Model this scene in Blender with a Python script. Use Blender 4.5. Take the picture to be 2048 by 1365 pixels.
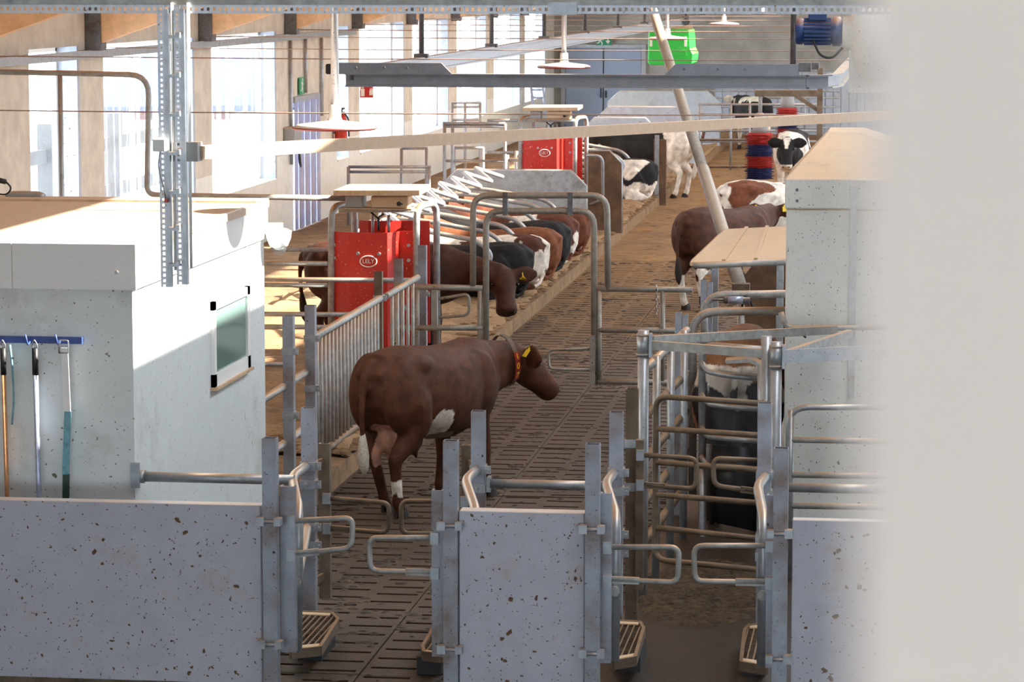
import bpy, bmesh, math, random
from mathutils import Vector, Matrix, noise
random.seed(7)
for o in list(bpy.data.objects): bpy.data.objects.remove(o)
SC = bpy.context.scene
COL = SC.collection
PI = math.pi
# ------------------------------------------------------------------ camera
F = 6000.0; CX, CY = 1024.0, 682.5; CAMH = 4.2
VPX, VPY = 1825.0, -33.0                      # where lines along the alley (+Y) meet
Yc = Vector(((VPX-CX)/F, -(VPY-CY)/F, -1)).normalized()
Zc = Vector((0, 1, (CY-VPY)/F)).normalized()
Xc = Yc.cross(Zc)
RW = Matrix((Xc, Yc, Zc))                     # camera coords -> world coords
cam_d = bpy.data.cameras.new('camera'); cam = bpy.data.objects.new('camera', cam_d); COL.objects.link(cam)
cam_d.sensor_width = 36; cam_d.lens = F/2048*36; cam_d.clip_start = 0.05; cam_d.clip_end = 500
M4 = RW.to_4x4(); M4.translation = Vector((0, 0, CAMH)); cam.matrix_world = M4
cam_d.dof.use_dof = True; cam_d.dof.focus_distance = 25; cam_d.dof.aperture_fstop = 11
SC.camera = cam
# ------------------------------------------------------------------ world, sun, exposure
W = bpy.data.worlds.new('sky'); SC.world = W; W.use_nodes = True
bg = W.node_tree.nodes['Background']; bg.inputs[0].default_value = (0.80, 0.90, 1.0, 1); bg.inputs[1].default_value = 6.5
sun_d = bpy.data.lights.new('sun', 'SUN'); sun_d.energy = 18; sun_d.angle = 0.009; sun_d.color = (1, 0.93, 0.82)
sun = bpy.data.objects.new('sun', sun_d); COL.objects.link(sun)
sun.rotation_euler = Vector((1, 0.03, 0.84)).to_track_quat('Z', 'Y').to_euler(); sun.location = (20, 20, 25)
vs = SC.view_settings; vs.view_transform = 'Standard'; vs.look = 'None'; vs.gamma = 1; vs.use_curve_mapping = False; vs.exposure = 0.55
SC.cycles.max_bounces = 10; SC.cycles.diffuse_bounces = 6; SC.cycles.transparent_max_bounces = 12
# ------------------------------------------------------------------ pixel helpers (a pixel is a direction only)
def ray(px, py): return RW @ Vector(((px-CX)/F, -(py-CY)/F, -1))
def AY(px, py, Y): d = ray(px, py); t = Y/d.y; return Vector((d.x*t, Y, CAMH+d.z*t))
def GZ(px, py, z=0.0): d = ray(px, py); t = (z-CAMH)/d.z; return Vector((d.x*t, d.y*t, z))
def AX(px, py, X): d = ray(px, py); t = X/d.x; return Vector((X, d.y*t, CAMH+d.z*t))
V = Vector
# ------------------------------------------------------------------ materials
def lin(c): return tuple(((x/255)/12.92 if x/255 <= .04045 else ((x/255+.055)/1.055)**2.4) for x in c)+(1,)
MATS = {}
def mat(name, base, rough=.6, metal=0., dust=None, dust_amt=0., dirt=None, dirt_amt=0., dirt_scale=6., mottle=.15, mscale=25., bump=.0, bscale=60., spec=.5, speck=None, speck_amt=0., speck_scale=30., sheen=0.):
    m = bpy.data.materials.new(name); m.use_nodes = True; nt = m.node_tree; N = nt.nodes; L = nt.links
    b = N['Principled BSDF']; b.inputs['Roughness'].default_value = rough; b.inputs['Metallic'].default_value = metal
    b.inputs['Specular IOR Level'].default_value = spec
    if sheen: b.inputs['Sheen Weight'].default_value = sheen
    geo = N.new('ShaderNodeNewGeometry')
    def nz(scale, detail=4, rgh=.6):
        t = N.new('ShaderNodeTexNoise'); t.inputs['Scale'].default_value = scale; t.inputs['Detail'].default_value = detail
        t.inputs['Roughness'].default_value = rgh; L.new(geo.outputs['Position'], t.inputs['Vector']); return t.outputs['Fac']
    def ramp(src, lo, hi):
        r = N.new('ShaderNodeMapRange'); r.inputs[1].default_value = lo; r.inputs[2].default_value = hi; L.new(src, r.inputs[0]); return r.outputs[0]
    def mul(a, k):
        r = N.new('ShaderNodeMath'); r.operation = 'MULTIPLY'; L.new(a, r.inputs[0])
        if isinstance(k, (int, float)): r.inputs[1].default_value = k
        else: L.new(k, r.inputs[1])
        return r.outputs[0]
    def mix(fac, a, bcol):
        x = N.new('ShaderNodeMix'); x.data_type = 'RGBA'; L.new(fac, x.inputs[0])
        for v, i in ((a, 6), (bcol, 7)):
            if isinstance(v, tuple): x.inputs[i].default_value = v
            else: L.new(v, x.inputs[i])
        return x.outputs[2]
    B = lin(base)
    lo = tuple(x*(1-mottle*1.6) for x in B[:3])+(1,); hi = tuple(min(1, x*(1+mottle)) for x in B[:3])+(1,)
    c = mix(ramp(nz(mscale), .3, .7), lo, hi)
    metal_keep = None
    if dirt:
        f = mul(ramp(nz(dirt_scale, 6, .7), .62-.35*dirt_amt, .78-.25*dirt_amt), min(1, .55+.45*dirt_amt)); c = mix(f, c, lin(dirt))
    if speck:
        spl = ramp(nz(speck_scale, 3, .5), .735-.05*speck_amt, .75-.05*speck_amt); spl2 = ramp(nz(speck_scale*3.1, 2, .5), .70-.03*speck_amt, .72-.03*speck_amt)
        mx_ = N.new('ShaderNodeMath'); mx_.operation = 'MAXIMUM'; L.new(spl, mx_.inputs[0]); L.new(spl2, mx_.inputs[1]); c = mix(mx_.outputs[0], c, lin(speck))
    if False:
        vo = N.new('ShaderNodeTexVoronoi'); vo.inputs['Scale'].default_value = speck_scale; vo.inputs['Randomness'].default_value = 1
        wv = N.new('ShaderNodeVectorMath'); wv.operation = 'MULTIPLY_ADD'; wv.inputs[1].default_value = (.02, .02, .02)
        t = N.new('ShaderNodeTexNoise'); t.inputs['Scale'].default_value = speck_scale*2; L.new(geo.outputs['Position'], t.inputs['Vector'])
        L.new(t.outputs['Color'], wv.inputs[0]); L.new(geo.outputs['Position'], wv.inputs[2]); L.new(wv.outputs[0], vo.inputs['Vector'])
        wh = N.new('ShaderNodeTexWhiteNoise'); L.new(vo.outputs['Position'], wh.inputs['Vector'])
        thr = mul(ramp(wh.outputs['Value'], 1-speck_amt, 1.0), .36)
        lt = N.new('ShaderNodeMath'); lt.operation = 'LESS_THAN'; L.new(vo.outputs['Distance'], lt.inputs[0]); L.new(thr, lt.inputs[1])
        c = mix(lt.outputs[0], c, lin(speck))
    if dust:
        sx = N.new('ShaderNodeSeparateXYZ'); L.new(geo.outputs['Normal'], sx.inputs[0])
        f = mul(ramp(sx.outputs[2], .35, .8), dust_amt); f = mul(f, ramp(nz(4, 5), .25, .5)); c = mix(f, c, lin(dust))
    L.new(c, b.inputs['Base Color'])
    if bump:
        bp = N.new('ShaderNodeBump'); bp.inputs['Strength'].default_value = bump; bp.inputs['Distance'].default_value = .02
        L.new(nz(bscale, 5), bp.inputs['Height']); L.new(bp.outputs[0], b.inputs['Normal'])
    MATS[name] = m; return m
DUST = (205, 165, 125); MUD = (74, 54, 38)
mat('galv', (168, 174, 180), .42, .55, DUST, .75, (120, 100, 84), .18, 5, .13, 18)
mat('galv_clean', (180, 184, 190), .4, .5, DUST, .3, None, 0, 5, .09, 20, speck=(70, 62, 55), speck_amt=.25, speck_scale=28)
mat('galv_post', (160, 166, 178), .45, .45, DUST, .2, (112, 86, 66), .5, 3.5, .12, 14, speck=(60, 48, 40), speck_amt=.25, speck_scale=30)
mat('galv_dirty', (128, 112, 94), .6, .2, (150, 115, 80), .8, MUD, .55, 5, .25, 20, speck=(60, 45, 34), speck_amt=.5, speck_scale=40)
mat('galv_dusty', (170, 172, 170), .5, .3, (206, 160, 118), .95, (140, 115, 90), .3, 5, .2, 20)
mat('steel_dark', (110, 112, 116), .5, .4, DUST, .6, MUD, .3, 6)
mat('pipe_grey', (156, 150, 142), .6, .1, (196, 170, 140), .5, (120, 104, 88), .3, 5, .12, 18)
mat('galv_spot', (158, 154, 146), .5, .3, (160, 122, 86), .85, (120, 100, 80), .3, 6, .1, 20, speck=(64, 50, 38), speck_amt=.8, speck_scale=30)
mat('streak', (228, 196, 166), .8, 0, (232, 198, 168), .8, None, 0, 5, .05)  # pale tone of reflected light put into the strip's colour
mat('steel_rail', (128, 133, 144), .5, .3, (214, 186, 158), .9, (100, 100, 104), .25, 3, .08, 10)
mat('dustboard', (205, 178, 148), .85, 0, (214, 180, 146), .9, (170, 138, 104), .4, 7, .1, 20, bump=.3)
mat('panel', (192, 194, 208), .5, 0, (222, 196, 168), .7, (170, 148, 128), .16, 3.0, .05, 6, bump=.05, speck=(92, 64, 46), speck_amt=.32, speck_scale=17)
mat('cabin', (222, 228, 228), .5, 0, None, 0, (176, 180, 168), .16, 2.0, .03, 5, speck=(120, 116, 92), speck_amt=.12, speck_scale=14)
mat('cabin_roof', (214, 190, 166), .7, 0, (216, 186, 156), .8, (150, 118, 92), .25, 3, .06, 10)
mat('robot_white', (222, 224, 220), .45, 0, (214, 168, 126), .9, (190, 180, 160), .15, 3, .03, 6, speck=(84, 80, 66), speck_amt=.3, speck_scale=19)
mat('concrete', (212, 205, 192), .85, 0, None, 0, (190, 180, 164), .3, 1.3, .12, 3, bump=.15, bscale=30)
mat('concrete_far', (166, 166, 160), .85, 0, None, 0, (136, 134, 126), .4, .7, .15, 1.2, bump=.1)
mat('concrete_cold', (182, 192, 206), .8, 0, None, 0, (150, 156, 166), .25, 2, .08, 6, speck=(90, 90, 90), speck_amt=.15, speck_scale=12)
mat('paint_white', (226, 228, 222), .6, 0, None, 0, (190, 186, 172), .2, 2, .04, 5)
mat('partition', (160, 166, 170), .6, .1, DUST, .5, (110, 100, 90), .3, 4, .15, 9, speck=(80, 70, 60), speck_amt=.3, speck_scale=20)
mat('brown_wall', (112, 84, 62), .85, 0, None, 0, (70, 52, 38), .4, 3, .2, 8, bump=.2)
mat('floor_slat', (72, 53, 37), .55, 0, None, 0, (54, 38, 26), .5, 1.6, .2, 9, bump=.5, bscale=40, speck=(112, 84, 52), speck_amt=.1, speck_scale=26)
mat('floor_wet', (58, 44, 33), .38, 0, None, 0, (40, 30, 23), .5, 1.2, .2, 6, bump=.4, bscale=30)
mat('floor_sawdust', (150, 112, 68), .9, 0, None, 0, (98, 70, 44), .5, 1.1, .2, 5, bump=.6, bscale=25)
mat('pit', (14, 11, 9), .9)
mat('clods', (132, 100, 66), .95, 0, None, 0, (84, 60, 40), .5, 5, .2, 20, bump=.6)
mat('bedding', (160, 126, 88), .95, 0, None, 0, (104, 78, 52), .45, 1.8, .15, 8, bump=.8, bscale=30, speck=(90, 62, 40), speck_amt=.35, speck_scale=14)
mat('kerb', (142, 110, 76), .9, 0, None, 0, (96, 72, 48), .45, 2.5, .2, 8, bump=.5, bscale=20, speck=(50, 38, 28), speck_amt=.6, speck_scale=10)
mat('splat', (112, 84, 62), .8, mottle=.3, mscale=60)
mat('heap', (78, 58, 36), .8, 0, None, 0, (112, 84, 46), .4, 12, .3, 30, bump=.8)
mat('manure', (56, 40, 27), .6, 0, None, 0, (96, 70, 38), .4, 9, .3, 20, bump=.9, bscale=50)
mat('timber', (238, 196, 150), .6, 0, None, 0, (224, 174, 124), .35, 2.2, .1, 9)
mat('roofdeck', (232, 220, 204), .8, 0, None, 0, None, 0, 2, .08, 5)
mat('red', (196, 44, 34), .35, 0, None, 0, (150, 40, 32), .2, 3, .06, 8, speck=(240, 190, 170), speck_amt=.1, speck_scale=16)
mat('white', (236, 236, 234), .5, 0, None, 0, None, 0, 4, .02)
mat('print_white', (240, 236, 230), .5, mottle=0.)
mat('grey_box', (150, 152, 152), .5, 0, DUST, .7, None, 0, 4, .05)
mat('beige_box', (196, 170, 140), .6, 0, DUST, .8, None, 0, 4, .05)
mat('black', (26, 26, 28), .5, 0, None, 0, (60, 52, 46), .25, 5)
mat('rubber', (30, 31, 34), .4, 0, None, 0, (70, 66, 62), .2, 3)
mat('blue', (58, 84, 150), .5)
mat('blue_motor', (34, 62, 112), .5, .1, (172, 118, 78), .9)
mat('green', (42, 190, 66), .35, 0, (206, 184, 140), .9, None, 0, 4, .08)
mat('sign_green', (24, 140, 92), .5, mottle=0.)
mat('sign_red', (190, 38, 34), .5, mottle=0.)
mat('door_blue', (150, 166, 190), .5, 0, None, 0, None, 0, 4, .04)
mat('curtain_strip', (150, 160, 205), .35, 0, None, 0, (200, 196, 196), .3, 4, .15, 9)
mat('yellow', (232, 194, 34), .5, mottle=.05)
mat('collar', (104, 84, 64), .7, 0, None, 0, MUD, .3, 20)
mat('tagred', (150, 40, 30), .5)
mat('brush_red', (176, 44, 36), .8, mottle=.3, mscale=60); mat('brush_blue', (38, 46, 96), .8, mottle=.3, mscale=60)
mat('lamp', (232, 226, 220), .45, 0, (226, 190, 172), .6); mat('lamp_rim', (150, 70, 66), .5)
mat('wire', (170, 140, 122), .6); mat('cable', (34, 34, 36), .6)
mat('hoof', (52, 42, 36), .7, mottle=.3, mscale=30); mat('eye', (12, 9, 8), .15)
mat('tuft', (216, 206, 190), .8, mottle=.2, mscale=60); mat('tuft_dark', (40, 28, 22), .8)
mat('jamb', (182, 170, 160), .8, mottle=.03, mscale=4)
mat('pole_wood', (196, 140, 96), .6, mottle=.15, mscale=30); mat('strap', (120, 176, 190), .6, 0, None, 0, (60, 70, 68), .3, 6); mat('alu', (180, 190, 214), .35, .5)
mat('blown_out_white', (236, 240, 246), .9, mottle=.03); mat('barn_roof', (52, 66, 104), .6, mottle=.05, mscale=2); mat('barn_wall', (96, 34, 32), .8); mat('old_wood', (88, 86, 84), .9)  # first tone holds the over-exposure of sunlit ground in its colour
mat('pvc_pipe', (226, 212, 196), .5, 0, DUST, .6)
mat('chrome', (200, 202, 206), .25, .9)
mat('hose_green', (40, 70, 56), .5)
def special(name, transp, col, rough=.3):
    m = bpy.data.materials.new(name); m.use_nodes = True; nt = m.node_tree; N = nt.nodes
    b = N['Principled BSDF']; b.inputs['Base Color'].default_value = lin(col); b.inputs['Roughness'].default_value = rough
    t = N.new('ShaderNodeBsdfTransparent'); mx = N.new('ShaderNodeMixShader'); mx.inputs[0].default_value = 1-transp
    nt.links.new(t.outputs[0], mx.inputs[1]); nt.links.new(b.outputs[0], mx.inputs[2]); nt.links.new(mx.outputs[0], N['Material Output'].inputs[0]); MATS[name] = m
def sawdust_film():      # sawdust trodden further and further over the slabs toward the stalls
    nt = MATS['floor_slat'].node_tree; N = nt.nodes; L = nt.links; b = N['Principled BSDF']; src = b.inputs['Base Color'].links[0].from_socket
    g = N.new('ShaderNodeNewGeometry'); sx = N.new('ShaderNodeSeparateXYZ'); L.new(g.outputs['Position'], sx.inputs[0]); r = N.new('ShaderNodeMapRange'); r.inputs[1].default_value = 26; r.inputs[2].default_value = 46; r.inputs[3].default_value = -.40; r.inputs[4].default_value = .45; L.new(sx.outputs[1], r.inputs[0])
    n = N.new('ShaderNodeTexNoise'); n.inputs['Scale'].default_value = 1.6; n.inputs['Detail'].default_value = 7; L.new(g.outputs['Position'], n.inputs['Vector']); ad = N.new('ShaderNodeMath'); L.new(r.outputs[0], ad.inputs[0]); L.new(n.outputs['Fac'], ad.inputs[1])
    r2 = N.new('ShaderNodeMapRange'); r2.inputs[1].default_value = .35; r2.inputs[2].default_value = .8; L.new(ad.outputs[0], r2.inputs[0]); mx = N.new('ShaderNodeMix'); mx.data_type = 'RGBA'; L.new(r2.outputs[0], mx.inputs[0]); L.new(src, mx.inputs[6]); mx.inputs[7].default_value = lin((128, 96, 60)); L.new(mx.outputs[2], b.inputs['Base Color'])
sawdust_film()
special('clear_plastic', .80, (112, 118, 130), .12)
special('pane', .86, (200, 214, 224), .05)
special('cabin_pane', .10, (120, 150, 142), .08)
def netting():
    m = bpy.data.materials.new('netting'); m.use_nodes = True; nt = m.node_tree; N = nt.nodes; L = nt.links
    b = N['Principled BSDF']; b.inputs['Base Color'].default_value = lin((224, 222, 222)); b.inputs['Roughness'].default_value = .8
    t = N.new('ShaderNodeBsdfTransparent'); mx = N.new('ShaderNodeMixShader'); g = N.new('ShaderNodeNewGeometry'); w = N.new('ShaderNodeTexNoise')
    mp = N.new('ShaderNodeMapping'); mp.inputs['Scale'].default_value = (1, 1, .08); L.new(g.outputs['Position'], mp.inputs[0]); L.new(mp.outputs[0], w.inputs[0]); w.inputs['Scale'].default_value = 3
    r = N.new('ShaderNodeMapRange'); r.inputs[1].default_value = .3; r.inputs[2].default_value = .7; r.inputs[3].default_value = .06; r.inputs[4].default_value = .38
    L.new(w.outputs['Fac'], r.inputs[0]); L.new(r.outputs[0], mx.inputs[0]); L.new(t.outputs[0], mx.inputs[1]); L.new(b.outputs[0], mx.inputs[2]); L.new(mx.outputs[0], N['Material Output'].inputs[0]); MATS['netting'] = m
netting()
def coat(name, rough=.68):
    m = bpy.data.materials.new(name); m.use_nodes = True; nt = m.node_tree; N = nt.nodes; L = nt.links
    b = N['Principled BSDF']; b.inputs['Roughness'].default_value = rough; b.inputs['Specular IOR Level'].default_value = .25
    a = N.new('ShaderNodeVertexColor'); a.layer_name = 'coat'; tc = N.new('ShaderNodeTexCoord'); n = N.new('ShaderNodeTexNoise'); n.inputs['Scale'].default_value = 9; n.inputs['Detail'].default_value = 6
    L.new(tc.outputs['Object'], n.inputs['Vector']); r = N.new('ShaderNodeMapRange'); r.inputs[1].default_value = .3; r.inputs[2].default_value = .7; r.inputs[3].default_value = .6; r.inputs[4].default_value = 1.3
    L.new(n.outputs['Fac'], r.inputs[0]); x = N.new('ShaderNodeVectorMath'); x.operation = 'SCALE'; L.new(a.outputs['Color'], x.inputs[0]); L.new(r.outputs[0], x.inputs['Scale']); L.new(x.outputs[0], b.inputs['Base Color'])
    n2 = N.new('ShaderNodeTexNoise'); n2.inputs['Scale'].default_value = 70; n2.inputs['Detail'].default_value = 5; L.new(tc.outputs['Object'], n2.inputs['Vector'])
    bp = N.new('ShaderNodeBump'); bp.inputs['Strength'].default_value = .5; bp.inputs['Distance'].default_value = .012; L.new(n2.outputs['Fac'], bp.inputs['Height']); L.new(bp.outputs[0], b.inputs['Normal']); MATS[name] = m
coat('coat')
# ------------------------------------------------------------------ mesh builder
def fillet(pts, r, n=5):
    pts = [V(p) for p in pts]; out = [pts[0]]
    for i in range(1, len(pts)-1):
        a, b, c = pts[i-1], pts[i], pts[i+1]; u = a-b; w = c-b
        k = min(r, u.length*.49, w.length*.49); p, q = b+u.normalized()*k, b+w.normalized()*k
        for j in range(n+1):
            t = j/n; out.append(p*(1-t)**2+b*2*t*(1-t)+q*t*t)
    out.append(pts[-1]); return out
class MB:
    def __init__(s): s.v = []; s.f = []; s.smooth = []
    def add(s, vs_, fs, smooth=False):
        n = len(s.v); s.v += [V(p) for p in vs_]
        for f in fs: s.f.append([i+n for i in f]); s.smooth.append(smooth)
        return s
    def box(s, c, d, R=None):
        c = V(c); h = V(d)/2; P = []
        for z in (-1, 1):
            for (x, y) in ((-1, -1), (1, -1), (1, 1), (-1, 1)):
                p = V((x*h.x, y*h.y, z*h.z)); P.append(c+(R @ p if R else p))
        return s.add(P, [(3, 2, 1, 0), (4, 5, 6, 7), (0, 1, 5, 4), (1, 2, 6, 5), (2, 3, 7, 6), (3, 0, 4, 7)])
    def bb(s, a, b): a, b = V(a), V(b); return s.box((a+b)/2, [abs(x) for x in (b-a)])
    def beam(s, p, q, w, h):            # bar of section w (sideways) x h (up) from p to q
        p, q = V(p), V(q); d = (q-p); L_ = d.length; d.normalize(); up = V((0, 0, 1)) if abs(d.z) < .95 else V((0, 1, 0))
        sd = d.cross(up).normalized(); u = sd.cross(d); R = Matrix((d, sd, u)).transposed()
        return s.box((p+q)/2, (L_, w, h), R)
    def tube(s, pts, r, fr=0., seg=10, n=5):
        pts = fillet(pts, fr, n) if fr and len(pts) > 2 else [V(p) for p in pts]
        q = [pts[0]]
        for p in pts[1:]:
            if (p-q[-1]).length > 1e-5: q.append(p)
        pts = q; rr = r if isinstance(r, (list, tuple)) else [r]*len(pts)
        t0 = (pts[1]-pts[0]).normalized(); up = V((0, 0, 1)) if abs(t0.z) < .9 else V((0, 1, 0)); nrm = t0.cross(up).normalized()
        P = []
        for i, p in enumerate(pts):
            t = (pts[min(i+1, len(pts)-1)]-pts[max(i-1, 0)]).normalized(); nrm = (nrm-t*nrm.dot(t)).normalized(); b = t.cross(nrm)
            for k in range(seg):
                a = 2*PI*k/seg; P.append(p+(nrm*math.cos(a)+b*math.sin(a))*rr[i])
        Fs = []
        for i in range(len(pts)-1):
            for k in range(seg):
                k2 = (k+1) % seg; Fs.append((i*seg+k, i*seg+k2, (i+1)*seg+k2, (i+1)*seg+k))
        s.add(P, Fs, True); n0 = len(s.v)-len(P)
        s.f.append([n0+k for k in range(seg)][::-1]); s.smooth.append(False)
        s.f.append([n0+(len(pts)-1)*seg+k for k in range(seg)]); s.smooth.append(False); return s
    def lathe(s, prof, c, seg=24, axis='Z'):
        P = []; c = V(c)
        for (r, z) in prof:
            for k in range(seg):
                a = 2*PI*k/seg; x, y = r*math.cos(a), r*math.sin(a)
                P.append(c+(V((x, y, z)) if axis == 'Z' else V((x, z, y)) if axis == 'Y' else V((z, x, y))))
        Fs = [(i*seg+k, i*seg+(k+1) % seg, (i+1)*seg+(k+1) % seg, (i+1)*seg+k) for i in range(len(prof)-1) for k in range(seg)]
        s.add(P, Fs, True); n0 = len(s.v)-len(P)
        s.f.append([n0+k for k in range(seg)]); s.smooth.append(False); s.f.append([n0+(len(prof)-1)*seg+k for k in range(seg)]); s.smooth.append(False); return s
    def prism(s, poly, off):            # poly: 3D outline, extruded by off
        n = len(poly); off = V(off); P = [V(p) for p in poly]+[V(p)+off for p in poly]
        return s.add(P, [tuple(range(n))[::-1], tuple(range(n, 2*n))]+[(i, (i+1) % n, n+(i+1) % n, n+i) for i in range(n)])
    def post(s, x, y, z0, z1, w, d=None):   # square hollow post, open on top
        d = d or w; a, b = w/2, d/2; t = .005
        def ring(a, b, z): return [(x-a, y-b, z), (x+a, y-b, z), (x+a, y+b, z), (x-a, y+b, z)]
        P = ring(a, b, z0)+ring(a, b, z1)+ring(a-t, b-t, z1)+ring(a-t, b-t, z1-.12)
        Fs = [(3, 2, 1, 0), (12, 13, 14, 15)]
        for j in range(3):
            for k in range(4): k2 = (k+1) % 4; Fs.append((j*4+k, j*4+k2, j*4+4+k2, j*4+4+k))
        return s.add(P, Fs)
    def build(s, name, m, parent=None, bevel=0.):
        me = bpy.data.meshes.new(name); off = V(parent['_w']) if parent and '_w' in parent else V((0, 0, 0))
        me.from_pydata([p-off for p in s.v], [], s.f); me.polygons.foreach_set('use_smooth', s.smooth)
        bm = bmesh.new(); bm.from_mesh(me); bmesh.ops.recalc_face_normals(bm, faces=bm.faces)
        if bevel: bmesh.ops.bevel(bm, geom=[e for e in bm.edges if e.calc_face_angle(0) > .6], offset=bevel, segments=1, affect='EDGES')
        bm.to_mesh(me); bm.free(); me.materials.append(MATS[m] if isinstance(m, str) else m)
        o = bpy.data.objects.new(name, me); COL.objects.link(o)
        if parent: o.parent = parent; o['_w'] = tuple(off)
        return o
def tag(o, label, cat, group=None):
    o['label'] = label; o['category'] = cat
    if group: o['group'] = group
    return o
def thing(name, label, cat, base, group=None):
    o = bpy.data.objects.new(name, None); COL.objects.link(o); o.location = base; o['_w'] = tuple(base); o.empty_display_size = .1
    return tag(o, label, cat, group)
def struct(o): o['kind'] = 'structure'; return o
def stuff(o): o['kind'] = 'stuff'; return o
def part(parent, name, m, fn, bevel=0.): b = MB(); fn(b); return b.build(name, m, parent, bevel)
def text_mesh(txt, size, depth=.002):
    cu = bpy.data.curves.new('t', 'FONT'); cu.body = txt; cu.size = size; cu.extrude = depth; cu.align_x = 'CENTER'; cu.align_y = 'CENTER'
    o = bpy.data.objects.new('t', cu); COL.objects.link(o); dg = bpy.context.evaluated_depsgraph_get(); me = bpy.data.meshes.new_from_object(o.evaluated_get(dg))
    bpy.data.objects.remove(o); return me
def put_text(name, txt, size, m, pos, R, parent):
    me = text_mesh(txt, size); off = V(parent['_w']); me.transform(Matrix.Translation(V(pos)-off) @ R.to_4x4()); me.materials.clear(); me.materials.append(MATS[m])
    o = bpy.data.objects.new(name, me); COL.objects.link(o); o.parent = parent; o['_w'] = tuple(off); return o
RFRONT = Matrix(((1, 0, 0), (0, 0, -1), (0, 1, 0)))    # lettering facing -Y
# ------------------------------------------------------------------ setting: floor
FL = bpy.data.objects.new('floor', None); COL.objects.link(FL); struct(FL); FL['_w'] = (0, 0, 0)
XK = -4.72; XS = -1.86                                     # kerb face, right edge of the slatted alley
part(FL, 'slurry_pit', 'pit', lambda b: b.bb((XK-.1, 16.4, -.45), (XS+.1, 47, -.40)))
part(FL, 'concrete_floor', 'floor_wet', lambda b: (b.bb((XS, -4, -.3), (12, 47, 0)), b.bb((-10, -4, -.3), (XK, 23, 0)), b.bb((XK, -4, -.3), (XS, 16.5, 0))))
part(FL, 'sawdust_floor', 'floor_sawdust', lambda b: b.bb((XK-.05, 45.36, -.3), (12, 84.5, 0.0)))
SX, SY, PT = (XS-XK)/2, 1.3, .26
def slab_mesh():
    b = MB(); g = .004; zt, zb = 0, -.18
    ncol = 4; cw = SX/ncol; gap = .07; sw = .048
    def quad(x0, y0, x1, y1): b.add([(x0, y0, zt), (x1, y0, zt), (x1, y1, zt), (x0, y1, zt)], [(0, 1, 2, 3)])
    for c in range(ncol):
        x0, x1 = c*cw+gap/2, (c+1)*cw-gap/2
        quad(c*cw+(g if c == 0 else 0), g, x0, SY-g); quad(x1, g, (c+1)*cw-(g if c == ncol-1 else 0), SY-g)
        y = g; off = .06 if c % 2 else .19
        for r in range(int(SY/PT)):
            ys = off+r*PT
            quad(x0, y, x1, ys)
            P = [(x0, ys, zt), (x1, ys, zt), (x1, ys+sw, zt), (x0, ys+sw, zt)]; P += [(p[0], p[1], zb) for p in P]
            b.add(P, [(0, 1, 5, 4)[::-1], (1, 2, 6, 5)[::-1], (2, 3, 7, 6)[::-1], (3, 0, 4, 7)[::-1]]); y = ys+sw
        quad(x0, y, x1, SY-g)
    P = [(g, g, zt), (SX-g, g, zt), (SX-g, SY-g, zt), (g, SY-g, zt)]; P += [(p[0], p[1], zb) for p in P]
    b.add(P, [(0, 1, 5, 4), (1, 2, 6, 5), (2, 3, 7, 6), (3, 0, 4, 7)])
    me = bpy.data.meshes.new('floor_slab'); me.from_pydata(b.v, [], b.f); me.materials.append(MATS['floor_slat']); return me
sm = slab_mesh()
for j in range(23):
    for i in range(2):
        o = bpy.data.objects.new('floor_slab', sm); COL.objects.link(o); o.parent = FL
        o.location = (XK+i*SX, 16.4+j*SY, random.uniform(-.004, .004)); 
# stall platform with sawdust bedding
plat = part(None, 'stall_platform', 'kerb', lambda b: b.bb((-10, 23, -.3), (XK, 84.5, .17))); struct(plat)
def bed(b):
    xs = [XK-.005-.0*i for i in range(1)]+[XK-.03-.11*i for i in range(30)]; n = len(xs); ny = 300
    P = []; 
    for j in range(ny):
        y = 25+59*(j/(ny-1))**1.25
        for i, x in enumerate(xs):
            h = .06*noise.noise(V((x*2.3, y*1.7, 0)))+.04*noise.noise(V((x*6, y*5, 3)))
            z = .17+.04+h if i > 0 else .165
            e = .05*noise.noise(V((y*1.3, 5, 0)))+.03*noise.noise(V((y*5, 1, 0)))
            P.append((x+(e if i < 3 else 0)-(.05 if i < 3 else 0), y, max(z, .168)))
    b.add(P, [(j*n+i, (j+1)*n+i, (j+1)*n+i+1, j*n+i+1) for j in range(ny-1) for i in range(n-1)], True)
bd = stuff(part(None, 'sawdust_bedding', 'bedding', bed)); tag(bd, 'loose tan sawdust bedding spread along the raised lying stalls', 'bedding')
# manure clumps and trampled dirt lying on the alley
def lumps(name, n, fn, m, label, rmin, rmax, flat=.35):
    b = MB()
    for k in range(n):
        x, y, z = fn(); r = random.uniform(rmin, rmax)*random.choice((.5, .7, 1)); sg = 6; P = [(x, y, z+r*flat*random.uniform(.7, 1.2))]
        for ring, hh in ((.55, .8), (1, -.05)):
            for q in range(sg):
                a = 2*PI*q/sg+k; rr = r*ring*random.uniform(.7, 1.3); P.append((x+rr*math.cos(a)*1.3, y+rr*math.sin(a), z+r*flat*hh*random.uniform(.7, 1.1) if hh > 0 else z-.004))
        Fs = [(0, 1+q, 1+(q+1) % sg) for q in range(sg)]+[(1+q, 1+sg+q, 1+sg+(q+1) % sg, 1+(q+1) % sg) for q in range(sg)]
        b.add(P, Fs, True)
    o = stuff(b.build(name, m)); return tag(o, label, 'manure')
def alley():
    while 1:
        y = 17+random.random()**1.2*28; x = random.uniform(XK+.03, XS)
        if noise.noise(V((x*1.1, y*.7, 2))) > .0-.25*(x < -4.2) or random.random() < .12: return x, y, 0
lumps('manure_clumps', 2600, alley, 'manure', 'dark manure clumps trodden over the slatted alley floor', .012, .055, .28)
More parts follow.
